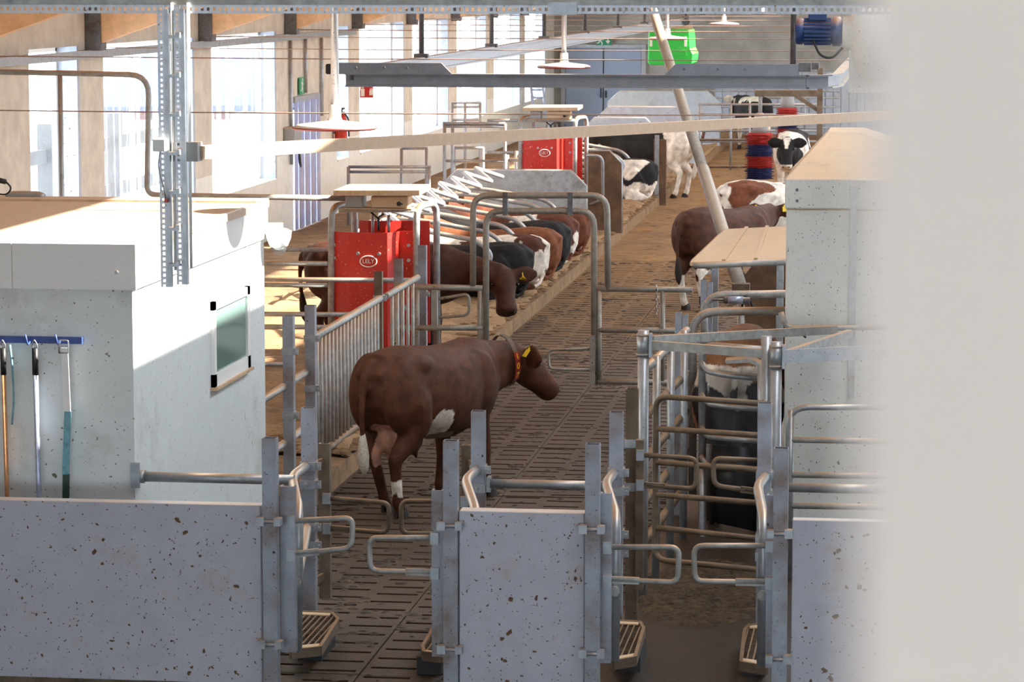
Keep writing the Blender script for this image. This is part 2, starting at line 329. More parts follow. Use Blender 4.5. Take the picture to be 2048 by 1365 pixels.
def heap():
    a = random.uniform(0, 2*PI); r = random.random()**.5; c = GZ(1410, 1185); return c.x+.45*r*math.cos(a), c.y+1.15*r*math.sin(a), 0
lumps('straw_manure_heap', 900, heap, 'heap', 'loose manure and straw scattered behind the milking box gate', .015, .06, .45)
def kerbtop():
    y = 25+random.random()**1.5*45; return XK-.02-random.random()**1.6*.9, y, .20
lumps('bedding_clods', 1800, kerbtop, 'clods', 'dark sawdust clods crumbled along the edge of the stalls', .015, .07, .3)
def farfloor(): return random.uniform(XK+.05, -1.5), random.uniform(42, 80), 0
lumps('sawdust_lumps', 500, farfloor, 'floor_sawdust', 'trampled sawdust lumps on the far end of the alley', .03, .12, .22)
# ------------------------------------------------------------------ setting: walls, windows, doors
WX = -10.0; WT = .32; ZS, ZT = 1.1, 3.45
WIN = [(33.4, 35.4), (36.6, 41.3), (42.45, 46.8), (52.0, 53.1), (54.2, 59.0), (60.1, 64.8), (66.1, 70.7), (72.1, 76.9), (78.0, 82.3)]
DOOR = (48.2, 50.2)
def wl(b):
    y = 16.0
    for (a, c) in sorted(WIN+[DOOR]):
        b.bb((WX-WT, y, 1.45), (WX, a, 4.3)); b.bb((WX-WT, a, ZT if (a, c) != DOOR else 2.3), (WX, c, 4.3)); y = c
    b.bb((WX-WT, y, 1.45), (WX, 84.5, 4.3)); b.bb((WX-WT, -4, 0), (WX, 16, 4.3))
wall = struct(part(None, 'wall_left', 'concrete', wl))
def wl2(b):
    y = 16.0
    for (a, c) in sorted(WIN+[DOOR]):
        b.bb((WX-WT, y, 0), (WX, a, 1.45))
        if (a, c) != DOOR: b.bb((WX-WT, a, 0), (WX, c, ZS))
        y = c
    b.bb((WX-WT, y, 0), (WX, 84.5, 1.45))
part(wall, 'painted_base', 'paint_white', wl2)
def jambs(b):
    for (a, c) in WIN: b.bb((WX-WT+.01, c-.012, ZS), (WX+.004, c+.10, ZT)) if c-a > 1.5 else b.bb((WX-WT+.01, c-.012, ZS), (WX+.004, c+.02, ZT))
part(wall, 'window_reveal', 'concrete_cold', jambs)
for i, (a, c) in enumerate(WIN):
    w = struct(bpy.data.objects.new('window_%d' % (i+1), None)); COL.objects.link(w); w['_w'] = (0, 0, 0)
    xo = WX-WT+.05
    def fr(b):
        for y in (a+.03, c-.05): b.box((xo, y, (ZS+ZT)/2), (.06, .06, ZT-ZS))
        for z in (ZS+.03, ZT-.03): b.box((xo, (a+c)/2, z), (.06, c-a, .06))
        if c-a > 3: b.box((xo, (a+c)/2, (ZS+ZT)/2), (.05, .06, ZT-ZS))
    part(w, 'window_frame', 'white', fr)
    part(w, 'window_pane', 'pane', lambda b: b.bb((xo-.006, a+.05, ZS+.05), (xo+.006, c-.05, ZT-.05)))
    part(w, 'window_sill', 'paint_white', lambda b: b.bb((WX-WT+.1, a, ZS-.02), (WX+.03, c, ZS+.015)))
    if i >= 1 and c-a > 3:
        def net(b):
            y0, y1 = (a+.1, c-.2); n = 46; P = []
            for k in range(n):
                y = y0+(y1-y0)*k/(n-1); x = WX-.12+.035*math.sin(k*1.9)+.02*math.sin(k*.7+i)
                P += [(x, y, ZS+.03), (x+.03*math.sin(k*.5), y+.05*math.sin(k), ZT-.05)]
            b.add(P, [(2*k, 2*k+2, 2*k+3, 2*k+1) for k in range(n-1)], True)
        cn = tag(part(None, 'netting_curtain', 'netting', net), 'sheer wrinkled windbreak netting hanging in a tall window of the concrete wall', 'curtain', 'netting curtains in the windows')
struct(part(None, 'trim_1', 'galv', lambda b: (b.beam((WX+.06, 30, 3.34), (WX+.06, 53.5, 3.34), .05, .10))))
struct(part(None, 'wall_far', 'concrete_far', lambda b: b.bb((-10.32, 84.5, -.2), (12, 84.8, 9))))
def wr(b):
    b.bb((12, -4, 0), (12.3, 84.5, 1.1)); b.bb((12, -4, 3.6), (12.3, 84.5, 4.9))
    b.bb((12, -4, 1.1), (12.3, 26, 3.6))  # out of view; near stretch closed to keep light off the foreground
    for k in range(10): b.bb((12, 26+6*k, 1.1), (12.3, 26.6+6*k, 3.6))
struct(part(None, 'wall_right', 'concrete', wr))
# double door in the far wall
d2 = struct(bpy.data.objects.new('door_2', None)); COL.objects.link(d2); d2['_w'] = (0, 0, 0)
p0, p1 = AY(1131, 96, 84.45), AY(1283, 240, 84.45); zt = p0.z
part(d2, 'door_frame', 'galv', lambda b: (b.bb((p0.x-.12, 84.36, 0), (p0.x, 84.5, zt+.1)), b.bb((p1.x, 84.36, 0), (p1.x+.12, 84.5, zt+.1)), b.bb((p0.x, 84.36, zt), (p1.x, 84.5, zt+.1))))
xm = AY(1207, 96, 84.4).x
for (xa, xb) in ((p0.x, xm-.01), (xm+.01, p1.x)):
    lf = part(d2, 'door_leaf', 'door_blue', lambda b: b.bb((xa+.01, 84.40, .02), (xb-.01, 84.5, zt-.01)))
    part(lf, 'door_handle', 'black', lambda b: (b.bb((xm-.08, 84.34, 1.0), (xm-.05, 84.4, 1.32)),) if xa == p0.x else b.bb((xm+.05, 84.37, 1.0), (xm+.1, 84.4, 1.2)))
# strip curtain door in the left wall
d1 = struct(bpy.data.objects.new('door_1', None)); COL.objects.link(d1); d1['_w'] = (0, 0, 0)
part(d1, 'curtain_rail', 'galv', lambda b: b.bb((WX, DOOR[0]-.05, 2.26), (WX+.05, DOOR[1]+.05, 2.36)))
for k in range(8):
    y = DOOR[0]+.12+k*.25
    part(d1, 'plastic_strip', 'curtain_strip', lambda b: b.box((WX+.03+.02*(k % 2), y, 1.23), (.008, .29, 2.1)))
# ------------------------------------------------------------------ ceiling: roof deck with beams, open ridge
CE = bpy.data.objects.new('ceiling', None); COL.objects.link(CE); struct(CE); CE['_w'] = (0, 0, 0)
SL = .345
def rz(x): return 4.25+(x+10.3)*SL
part(CE, 'roof_deck', 'roofdeck', lambda b: (b.prism([(-10.9, -4, rz(-10.9)), (.5, -4, rz(.5)), (.5, -4, rz(.5)+.2), (-10.9, -4, rz(-10.9)+.2)], (0, 89, 0)),
    b.prism([(2.5, -4, 7.72), (12.6, -4, 4.7), (12.6, -4, 4.95), (2.5, -4, 7.97)], (0, 89, 0)), b.bb((.4, -4, 7.7), (2.6, 13.2, 8.5)), b.bb((.4, 75, 7.7), (2.6, 85, 8.5))))
for k in range(10):
    y = 30.0+5.9*k
    o = part(CE, 'roof_beam', 'timber', lambda b: b.prism([(-9.98, y-.1, 3.42), (.5, y-.1, 3.42+10.48*SL), (.5, y-.1, rz(.5)), (-9.98, y-.1, rz(-9.98))], (0, .2, 0)))
    part(o, 'beam_bracket', 'steel_dark', lambda b: (b.bb((-9.99, y-.13, 3.385), (-9.80, y+.13, 4.1))))
for k in range(7):
    x = -9.2+1.5*k; part(CE, 'purlin', 'timber', lambda b: b.bb((x-.05, -4, rz(x)-.18), (x+.05, 84.5, rz(x)+.02)))
# ------------------------------------------------------------------ outside the windows
struct(part(None, 'sunlit_yard', 'blown_out_white', lambda b: b.bb((-140, -40, -.4), (-10.32, 200, -.1))))  # yard ground coloured white for its sunlit over-exposure
ob = thing('neighbour_barn', 'long barn with a blue grey metal roof seen through the windows', 'building', (-15.5, 62, 0))
e0, e1 = AY(195, 214, 60), AY(560, 210, 60); r0, r1 = AY(296, 100, 63), AY(560, 96, 63)
part(ob, 'roof', 'barn_roof', lambda b: b.add([e0, e1, r1, r0, e0+V((0, 6.5, 0)), e1+V((0, 6.5, 0)), e0+V((0, 0, -.12)), e1+V((0, 0, -.12)), e0+V((0, 6.5, -.12)), e1+V((0, 6.5, -.12))], [(0, 1, 2, 3), (3, 2, 5, 4), (0, 3, 4), (1, 5, 2), (0, 6, 7, 1), (6, 8, 9, 7), (4, 5, 9, 8), (0, 4, 8, 6), (1, 7, 9, 5)]))
part(ob, 'wall', 'blown_out_white', lambda b: b.bb((e0.x+.4, 60.4, -.2), (e1.x, 66, e0.z-.1))); part(ob, 'gate_door', 'barn_wall', lambda b: [b.bb((AY(x, 230, 60.3).x, 60.3, AY(x, 240, 60.3).z), (AY(x+34, 230, 60.3).x, 60.42, AY(x, 222, 60.3).z)) for x in (268, 428)])
yf = thing('yard_fence', 'weathered grey rail fence standing in the bright yard', 'fence', (-13.5, 40, 0))
for k in range(6): part(yf, 'fence_post', 'old_wood', lambda b: b.box((-13.5, 34+4*k, .9), (.25, .25, 2.2)))
for z in (.7, 1.5): part(yf, 'fence_rail', 'old_wood', lambda b: b.box((-13.5, 44, z), (.08, 20.5, .22)))
# near jamb of the viewing opening, out of focus beside the lens
struct(part(None, 'wall_behind_blocker', 'concrete', lambda b: (b.bb((-10.3, -4.3, 0), (12.3, -4, 1.6)), b.bb((-10.3, -4.3, 3.3), (12.3, -4, 9)))))  # unseen wall behind the camera, added to cut light on the foreground
jd = .36
pe = RW @ V(((1715-CX)/F*jd, 0, -jd))
J = struct(part(None, 'wall_viewing_jamb', 'jamb', lambda b: b.bb((pe.x, pe.y-.0, CAMH-1.6), (pe.x+.9, pe.y+.05, CAMH+.9))))
# ------------------------------------------------------------------ cows
def ell_loft(secs, seg=20, pw=2.3):
    """secs: (centre, side vector*halfwidth, up vector*halfheight)"""
    P, Fs = [], []
    for (c, s_, u) in secs:
        for k in range(seg):
            a = 2*PI*k/seg; ca, sa = math.cos(a), math.sin(a)
            P.append(V(c)+V(s_)*math.copysign(abs(ca)**(2/pw), ca)+V(u)*math.copysign(abs(sa)**(2/pw), sa))
    for i in range(len(secs)-1):
        for k in range(seg): k2 = (k+1) % seg; Fs.append((i*seg+k, i*seg+k2, (i+1)*seg+k2, (i+1)*seg+k))
    Fs.append(tuple(range(seg))[::-1]); Fs.append(tuple((len(secs)-1)*seg+k for k in range(seg))); return P, Fs
def sphere(b, c, r, n=12):
    P = []; c = V(c)
    prof = [(math.sin(PI*i/n), -math.cos(PI*i/n)) for i in range(1, n)]
    for (q, z) in prof:
        for k in range(16): a = 2*PI*k/16; P.append(c+V((q*math.cos(a)*r[0], q*math.sin(a)*r[1], z*r[2])))
    m = len(prof); Fs = [(i*16+k, i*16+(k+1) % 16, (i+1)*16+(k+1) % 16, (i+1)*16+k) for i in range(m-1) for k in range(16)]
    Fs += [tuple(range(16))[::-1], tuple((m-1)*16+k for k in range(16))]; b.add(P, Fs)
def limb(b, pts):  # (point, radius) with denser interpolation
    ps, rs = [], []
    for i in range(len(pts)-1):
        for k in range(4):
            t = k/4; ps.append(V(pts[i][0]).lerp(V(pts[i+1][0]), t)); rs.append(pts[i][1]*(1-t)+pts[i+1][1]*t)
    ps.append(V(pts[-1][0])); rs.append(pts[-1][1]); b.tube(ps, rs, seg=12)
def cow_mesh(paint, lying=False, poll=(1.30, 0, 1.30), muz=(1.66, 0, 1.02), legs=None, voxel=.018, tail=True, belly=1.0, flift=0.):
    b = MB(); dz = -.57 if lying else 0; bw = 1.12 if lying else 1.0
    T = [(-.86, 1.24, 1.06, .07), (-.82, 1.30, .92, .15), (-.72, 1.365, .80, .235), (-.56, 1.395, .72, .285), (-.40, 1.405, .68, .30), (-.2, 1.385, .62, .32),
         (0, 1.36, .57, .35*belly), (.22, 1.35, .56, .345*belly), (.42, 1.355, .59, .30), (.58, 1.375, .62, .265), (.72, 1.365, .66, .235), (.84, 1.30, .72, .19), (.93, 1.18, .82, .11)]
    secs = []
    for (x, zt, zb, hw) in T:
        if lying: zb = max(zb+dz-.02, .0); zt = zt+dz-.03
        secs.append(((x, 0, (zt+zb)/2), (0, hw*bw, 0), (0, 0, (zt-zb)/2)))
    b.add(*ell_loft(secs, 24))
    for s_ in (-1, 1):
        sphere(b, (-.42, s_*.19, 1.255+dz), (.20, .11, .09)); sphere(b, (-.80, s_*.10, 1.20+dz), (.07, .05, .06))
        sphere(b, (.52, s_*.20, .98+dz), (.20, .12, .30)); sphere(b, (-.56, s_*.17, 1.02+dz), (.27, .14, .34))
    poll, muz = V(poll), V(muz); muz = poll+(muz-poll).normalized()*.50; hd = (muz-poll).normalized(); side = V((0, 0, 1)).cross(hd).normalized(); hu = hd.cross(side)
    base = poll-hu*.07+hd*.02
    # neck
    n0, n3 = V((.62, 0, 1.08+dz)), base
    n1 = V((.98, poll.y*.25, (n0.z*.55+base.z*.45)-.0)); nk = []
    for i in range(8):
        t = i/7; p = n0*(1-t)**2+n1*2*t*(1-t)+n3*t*t; d = ((n1-n0)*(1-t)+(n3-n1)*t).normalized(); s2 = V((0, 0, 1)).cross(d).normalized(); u = d.cross(s2)
        nk.append((p-u*.02, s2*(.20*(1-t)+.105*t), u*(.31*(1-t)**1.1+.165*(1-(1-t)**1.1))))
    b.add(*ell_loft(nk, 18, 2.0))
    # head
    H = [(-.09, .08, .06, -.07), (-.02, .12, .10, -.07), (.07, .138, .135, -.085), (.16, .14, .152, -.095), (.25, .118, .145, -.098), (.33, .102, .128, -.10), (.41, .108, .112, -.105), (.48, .118, .108, -.11), (.53, .12, .102, -.112), (.56, .10, .085, -.112), (.575, .06, .055, -.112)]
    L_ = (muz-poll).length/.55
    b.add(*ell_loft([(poll+hd*(x*L_)+hu*z, side*w, hu*h) for (x, w, h, z) in H], 18, 2.3))
    for s_ in (-1, 1):
        e0 = poll+hd*.03+side*(s_*.085)-hu*.03; ed = (side*s_*1.0+V((0, 0, -.08))-hd*.12).normalized(); ew = (V((0, 0, 1))-hd*.3+hu*.2).normalized(); en = ed.cross(ew).normalized(); ew = en.cross(ed)
        b.add(*ell_loft([(e0+ed*x, ew*w, en*t) for (x, w, t) in ((-.02, .05, .04), (.05, .085, .036), (.13, .115, .033), (.21, .10, .03), (.29, .035, .024))], 12, 2.0))
    lg = {'hl': (0, 0), 'hr': (0, 0), 'fl': (0, 0), 'fr': (0, 0)}; lg.update(legs or {}); hoofs = []
    if not lying:
        for k, s_ in (('hl', 1), ('hr', -1)):
            dx, dy = lg[k]; y = s_*.17
            limb(b, [((-.58, s_*.14, 1.10), .16), ((-.50+dx*.1, s_*.17, .94), .19), ((-.46+dx*.3, s_*.19, .78), .155), ((-.54+dx*.45, s_*.18, .64), .10), ((-.67+dx*.65, y+dy*.5, .50), .066), ((-.66+dx*.72, y+dy*.6, .42), .052), ((-.61+dx*.9, y+dy*.9, .18), .046), ((-.60+dx*.94, y+dy*.95, .13), .055), ((-.56+dx, y+dy, .06), .052)])
            hoofs.append((-.545+dx, y+dy, 0.))
        for k, s_ in (('fl', 1), ('fr', -1)):
            dx, dy = lg[k]; y = s_*.16
            limb(b, [(V(p_)+V((0, 0, flift*max(0, 1-p_[2]/.98))), r_) for (p_, r_) in [((.55, s_*.17, .98), .15), ((.50+dx*.2, s_*.17, .74), .105), ((.54+dx*.4, y, .60), .08), ((.57+dx*.6, y+dy*.5, .41), .063), ((.57+dx*.7, y+dy*.6, .34), .05), ((.57+dx*.9, y+dy*.9, .16), .044), ((.575+dx*.95, y+dy, .12), .053), ((.60+dx, y+dy, .06), .05)]])
            hoofs.append((.61+dx, y+dy, flift))
        sphere(b, (-.36, 0, .64), (.22, .17, .17))
        for s_ in (-1, 1):
            for x in (-.46, -.28): b.tube([(x, s_*.08, .54), (x, s_*.085, .45)], .022, seg=8)
    else:
        for s_ in (-1, 1):
            limb(b, [((-.52, s_*.22, .44), .25), ((-.22, s_*.36, .26), .16), ((-.40, s_*.42, .14), .10), ((-.64, s_*.40, .09), .065), ((-.42, s_*.46, .06), .042), ((-.28, s_*.47, .06), .045)])
            limb(b, [((.5, s_*.20, .42), .16), ((.58, s_*.24, .18), .10), ((.86, s_*.22, .13), .065), ((.70, s_*.17, .05), .045), ((.55, s_*.16, .05), .042)])
    if tail:
        if lying: limb(b, [((-.76, 0, .68), .05), ((-.84, .04, .54), .04), ((-.83, .16, .34), .032), ((-.74, .30, .12), .03), ((-.62, .38, .05), .032)])
        else: limb(b, [((-.78, 0, 1.30), .05), ((-.90, 0, 1.20), .036), ((-.925, .01, .95), .028), ((-.905, .02, .70), .026)])
    me = bpy.data.meshes.new('body'); me.from_pydata([tuple(p) for p in b.v], [], b.f)
    bm = bmesh.new(); bm.from_mesh(me); bmesh.ops.recalc_face_normals(bm, faces=bm.faces); bm.to_mesh(me); bm.free()
    o = bpy.data.objects.new('tmp', me); COL.objects.link(o)
    r = o.modifiers.new('r', 'REMESH'); r.mode = 'VOXEL'; r.voxel_size = voxel
    s = o.modifiers.new('s', 'SMOOTH'); s.factor = .5; s.iterations = 10 if voxel < .02 else 6
    out = bpy.data.meshes.new_from_object(o.evaluated_get(bpy.context.evaluated_depsgraph_get())); bpy.data.objects.remove(o)
    ca = out.color_attributes.new('coat', 'FLOAT_COLOR', 'POINT'); buf = []
    for v in out.vertices: buf += list(lin(paint(v.co, v.normal)))
    ca.data.foreach_set('color', buf); out.polygons.foreach_set('use_smooth', [True]*len(out.polygons)); out.materials.clear(); out.materials.append(MATS['coat'])
    return out, dict(poll=poll, muz=muz, hd=hd, side=side, hu=hu, hoofs=hoofs, dz=dz, L=L_)
def nz3(p, s, o=0): return noise.noise(V(p)*s+V((o, o*1.7, o*.3)))
BROWN = (84, 46, 30); DBROWN = (66, 40, 29); WHITE = (232, 222, 208); BLACK = (30, 28, 29); PINK = (208, 158, 138)
def patched(base, amt, seed, scale=1.7, dirty=True):
    def f(p, n):
        k = nz3(p, scale, seed)+.25*nz3(p, scale*4, seed+3)
        c = WHITE if k > .32-.5*amt+(.0) else base
        if amt <= 0: c = base
        return c
    return f
def paint107(p, n):
    j = .05*nz3(p, 9, 1)+.03*nz3(p, 22, 2)
    c = (80, 45, 29)
    if p.z > .9: c = (86, 50, 33)
    if V(((p.x+.17)/.12, (p.z-.70)/.18)).length+j*4 < 1 and abs(p.y) > .1: c = WHITE
    if V(((p.x+.05)/.2, (p.z-.55)/.11)).length+j*3 < 1: c = (140, 122, 104)
    if p.x < -.42 and abs(p.y) < .12 and .4 < p.z+j < .84 and p.x > -.66: c = PINK
    if p.x < -.50 and .20 < p.z+j < .32 and p.y < 0: c = WHITE
    if p.x < -.7 and p.z < .62 and abs(p.y) < .08: c = WHITE
    return c
def cow(label, paint, loc, rot, mesh=None, tags=True, collar=False, group=None, scale=1., tuft=None, **kw):
    me, I = mesh or cow_mesh(paint, **kw)
    t = thing('cow', label, 'cow', loc, group); t.rotation_euler.z = rot; t.scale = (scale,)*3; t['_w'] = (0, 0, 0)
    o = bpy.data.objects.new('body', me); COL.objects.link(o); o.parent = t
    I = dict(I)
    for s_ in (-1, 1):
        e = I['poll']+I['hd']*.17*I['L']+I['side']*(s_*.132)-I['hu']*.03; b = MB(); sphere(b, e, (.022,)*3, 8); b.build('eye', 'eye', t)
    for s_ in (-1, 1):
        nn = I['muz']+I['hd']*.008+I['side']*(s_*.055)-I['hu']*.07; b = MB(); sphere(b, nn, (.02,)*3, 6); b.build('nostril', 'eye', t)
    if tags:
        for s_ in (-1, 1):
            c = I['poll']+I['hd']*.085+I['side']*(s_*.20)-I['hu']*.05; R = Matrix((I['side'], I['hu'], I['hd'])).transposed()
            b = MB(); b.box(c, (.062, .075, .006), R); b.box(c+I['hu']*.05, (.03, .035, .006), R); c2 = c-I['hd']*.13; b.box(c2, (.062, .075, .006), R); b.box(c2+I['hu']*.05, (.03, .035, .006), R); b.tube([c+I['hu']*.05, c2+I['hu']*.05], .008, seg=6)
            tg = b.build('ear_tag', 'yellow', t); tg['label'] = 'yellow plastic ear tag'
            bb_ = MB()
            for q in range(3): bb_.box(c+I['side']*(.018*(q-1))-I['hu']*.008+I['hd']*.005, (.008, .03, .003), R)
            bb_.build('tag_digits', 'black', tg)
    for (hx, hy, hz_) in I['hoofs']:
        b = MB()
        for q in (-1, 1):
            b.add(*ell_loft([((hx+.0, hy+q*.027, hz_), (.062, 0, 0), (0, .027, 0)), ((hx-.005, hy+q*.027, hz_+.05), (.054, 0, 0), (0, .026, 0)), ((hx-.015, hy+q*.025, hz_+.085), (.042, 0, 0), (0, .022, 0))], 10, 2.4))
        b.build('hoof', 'hoof', t)
    if tuft:
        b = MB(); b.tube([(-.905, .02, .74), (-.90, .02, .66), (-.885, .025, .54), (-.87, .03, .44), (-.86, .03, .37)], [.02, .036, .05, .04, .008], seg=10); b.build('tail_tuft', tuft, t)
    if collar:
        base = I['poll']-I['hu']*.07; n0 = V((.62, 0, 1.08+I['dz'])); p = base.lerp(n0, .26); d = (base-n0).normalized(); s2 = V((0, 0, 1)).cross(d).normalized(); u = d.cross(s2); p = p-u*.01
        b = MB(); ring = []
        for k in range(29): a = 2*PI*k/28; ring.append((a, p+s2*.150*math.cos(a)+u*.225*math.sin(a)))
        P = []; 
        for (a, q) in ring: P += [q-d*.024, q+d*.024]
        b.add(P, [(2*k, 2*k+1, 2*k+3, 2*k+2) for k in range(28)], True); P2 = [x+(x-p).normalized()*.008 for x in P]; b.add(P2, [(2*k, 2*k+1, 2*k+3, 2*k+2) for k in range(28)], True)
        c_ = b.build('collar', 'collar', t)
        if collar != True:
            # number plate on the right hand side of the neck, text running down
            for k, chh in enumerate(collar):
                a = PI-.22+.36*k; q = p+s2*.162*math.cos(a)+u*.238*math.sin(a); nn = (s2*math.cos(a)/.155+u*math.sin(a)/.218).normalized()
                tdn = (u-nn*u.dot(nn)).normalized(); R = Matrix((tdn.cross(nn), tdn, nn)).transposed()
                b = MB(); b.box(q, (.058, .078, .008), R); pl = b.build('number_plate', 'tagred', c_)
                m_ = text_mesh(chh, .075, .001); m_.transform(Matrix.Translation(q+nn*.006) @ R.to_4x4()); m_.materials.clear(); m_.materials.append(MATS['yellow'])
                ot = bpy.data.objects.new('number_digit', m_); COL.objects.link(ot); ot.parent = c_
    return t
def heading(deg): return math.radians(90-deg)          # deg clockwise from +Y
def at_hind(px, py, deg, z=0, s=1.): g = GZ(px, py, z); a = heading(deg); return g+V((math.cos(a), math.sin(a), 0))*.58*s
c107 = cow('brown cow wearing collar number 107 walking on the slatted alley', paint107, at_hind(772, 1034, 25), heading(25), poll=(1.27, -.13, 1.21), muz=(1.63, -.31, .88), scale=.96,
    legs={'hl': (.14, -.06), 'hr': (-.02, .04), 'fl': (-.15, 0), 'fr': (.12, 0)}, collar='107', tuft='tuft', voxel=.015)
pr = AY(592, 520, 31.7)
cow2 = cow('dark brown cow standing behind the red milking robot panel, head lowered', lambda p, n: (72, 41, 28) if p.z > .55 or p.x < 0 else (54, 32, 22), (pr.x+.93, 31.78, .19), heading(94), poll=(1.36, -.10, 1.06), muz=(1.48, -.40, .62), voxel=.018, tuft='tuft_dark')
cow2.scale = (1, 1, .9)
# lying cows in the near stall row
mk = dict(lying=True, voxel=.02, poll=(1.22, .06, .97), muz=(1.60, .16, .77))
ly = [('black cow lying in the stall beside the red robot', lambda p, n: BLACK), ('brown and white patched cow lying between the bent stall dividers', patched(BROWN, .75, 4.2, 2.0)),
      ('plain light brown cow lying between two stall dividers', lambda p, n: (128, 78, 50)), ('plain black cow lying between brown cows in the stalls', lambda p, n: (38, 36, 38)),
      ('reddish brown cow with small white spots lying by the grey partition', patched((96, 52, 36), .42, 8.1, 2.4)), ('brown cow lying close against the grey partition', lambda p, n: (110, 62, 40))]
for k, (lb, pf) in enumerate(ly):
    cow(lb, pf, (-5.50+random.uniform(-.06, .05), 37.95+1.2*k, .172), heading(270+random.uniform(-3.5, 3)), tags=False, scale=.93, **mk)
cow('black and white cow lying in the stall past the brown end board', lambda p, n: WHITE if p.z+.1*nz3(p, 5, 1) < .34 or nz3(p, 1.6, 3) > .38 else BLACK, (-5.5, 55.7, .172), heading(269), tags=False, lying=True, voxel=.025, poll=(1.22, .06, .97), muz=(1.60, .16, .77))
cow('brown and white cow lying in the far stalls', patched(BROWN, .5, 2.2), (-5.7, 71.5, .2), heading(268), tags=False, lying=True, voxel=.03, poll=(1.25, .25, .95), muz=(1.62, .55, .75))
cow('black cow with white hindquarters standing half inside a stall', lambda p, n: WHITE if p.x+.12*nz3(p, 4, 1) < -.36 or p.z < .62 else BLACK, at_hind(1362, 396, 292), heading(292), tags=False, voxel=.022, legs={'hl': (.05, 0), 'hr': (-.03, 0)}, tuft='tuft', flift=.2)
cow('black and white cow standing behind the far rails', patched(BLACK, .45, 6.3), GZ(1490, 300, 0)+V((.2, 0, 0)), heading(338), tags=False, voxel=.03)
def paint9(p, n):
    if p.x > 1.08: return WHITE if (abs(p.y) < .03+.25*max(0, p.z-1.12) and 1.1 < p.z < 1.3 and p.x < 1.47) or p.z < .80 else BLACK
    return WHITE if nz3(p, 1.5, 9) > -.12 else BLACK
cow('black and white cow facing the camera beside the brushes', paint9, AY(1580, 330, 57)*V((1, 1, 0)) if False else V((AY(1578, 330, 57).x, 58.2, 0)), heading(182), tags=False, voxel=.017, poll=(1.20, 0, 1.24), muz=(1.42, 0, .82))
cow('brown cow with large white patches standing behind the dark brown cow', lambda p, n: WHITE if (abs(nz3(p, 2.0, 5.5)+.12*nz3(p, 8, 2)) < .18 and p.x < .35) or (p.z < .45) else (120, 68, 44), V((AY(1437, 400, 43).x+.80, 43.3, 0)), heading(70), tags=False, voxel=.02)
g11 = GZ(1362, 622)
cow('dark brown cow with white leg patches standing in the alley', lambda p, n: WHITE if (p.x < -.3 and p.z+.2*nz3(p, 6, 2) < .62 and nz3(p, 4, 1) > .02) or (p.z < .66 and abs(p.y) < .12 and -.55 < p.x < -.2) else (80, 48, 34), at_hind(1385, 622, 36), heading(36), scale=.95, voxel=.018, poll=(1.30, .20, 1.30), muz=(1.60, .50, 1.10), tuft='tuft_dark')
cow('tan cow with white and dark hindquarters standing inside the milking box', lambda p, n: (WHITE if (p.x < -.5 and 1.0 < p.z+.3*nz3(p, 4, 2) and p.z < 1.22) or (p.z < .35) else (BLACK if p.x < -.55 and p.z < 1.1 else (134, 92, 62))), V((-1.30, 23.75, 0)), heading(0), tags=False, scale=1.05, belly=.88, voxel=.018, tuft='tuft_dark', poll=(1.25, 0, .95), muz=(1.5, 0, .5))
# ------------------------------------------------------------------ front gate line
YN, YB = 17.2, 18.85
def clamp(parent, x, y, z, w, d=None, m='galv'):
    d = d or w
    o = part(parent, 'clamp', m, lambda b: (b.box((x, y, z), (w+.016, d+.016, .055)), b.box((x+w/2+.02, y-d*.3, z), (.04, .02, .05))))
    part(o, 'bolt', 'galv', lambda b: b.lathe([(.013, -.012), (.016, 0), (.013, .012)], (x-.01, y-d/2-.014, z), 8, 'Y')); part(o, 'bolt', 'galv', lambda b: b.tube([(x+w/2+.025, y-d/2-.01, z), (x+w/2+.025, y+d*.2, z)], .009, seg=8))
    return o
def gframe(label, pn, tn, pb, tb, wn=.084, wb=.086, pipe=True, side=1):
    a = AY(pn, tn, YN); c = AY(pb, tb, YB); t = thing('gate_post_pair', label, 'gate post', (a.x, YN, 0))
    part(t, 'post', 'galv_post', lambda b: b.post(a.x, YN, 0, a.z, wn)); part(t, 'post', 'galv_post', lambda b: b.post(c.x, YB, 0, c.z, wb))
    zp = 1.10; xo = c.x-.0
    part(t, 'bent_pipe', 'galv', lambda b: b.tube([(c.x-.01*side, YB-wb/2+.02, zp), (c.x-.02, YB-.45, zp), (a.x+side*.11, YN+.28, zp-.04), (a.x+side*.11, YN+.2, .2)], .031, .16, 12))
    part(t, 'short_pipe', 'galv_dusty', lambda b: b.tube([(c.x-.01*side, YB-wb/2+.02, .70), (a.x+side*.11, YN+.2, .62)], .031, 0, 12))
    for z in (zp, .70): clamp(t, c.x, YB, z, wb); clamp(t, c.x, YB, z-.12, wb)
    for z in (1.04, .30):
        part(t, 'hinge_bolt', 'galv', lambda b: (b.tube([(a.x-.06, YN-.07, z), (a.x+.075, YN-.07, z)], .011, seg=8), b.box((a.x-.05*side, YN-.055, z), (.05, .06, .05)), b.box((a.x+.055*side, YN-.055, z), (.04, .07, .045))))
    return t, a, c
gframe('tall galvanised post pair at the end of the long white panel', 540, 876, 617, 816)
gframe('galvanised post pair bolted to the middle white panel, slatted passage side', 902, 881, 957, 822)
gframe('galvanised post pair bolted to the middle white panel, milking box side', 1186, 888, 1233, 824)
gframe('galvanised post pair holding the white panel by the viewing jamb', 1563, 896, 1530, 806, side=-1)
p3 = AY(1265, 778, 19.5)
t = thing('gate_post', 'dirty square post with a clamp beside the milking box passage', 'gate post', (p3.x, 19.5, 0)); part(t, 'post', 'galv_dirty', lambda b: b.post(p3.x, 19.5, 0, p3.z, .08)); clamp(t, p3.x, 19.5, p3.z-.36, .08); clamp(t, p3.x, 19.5, .9, .08)
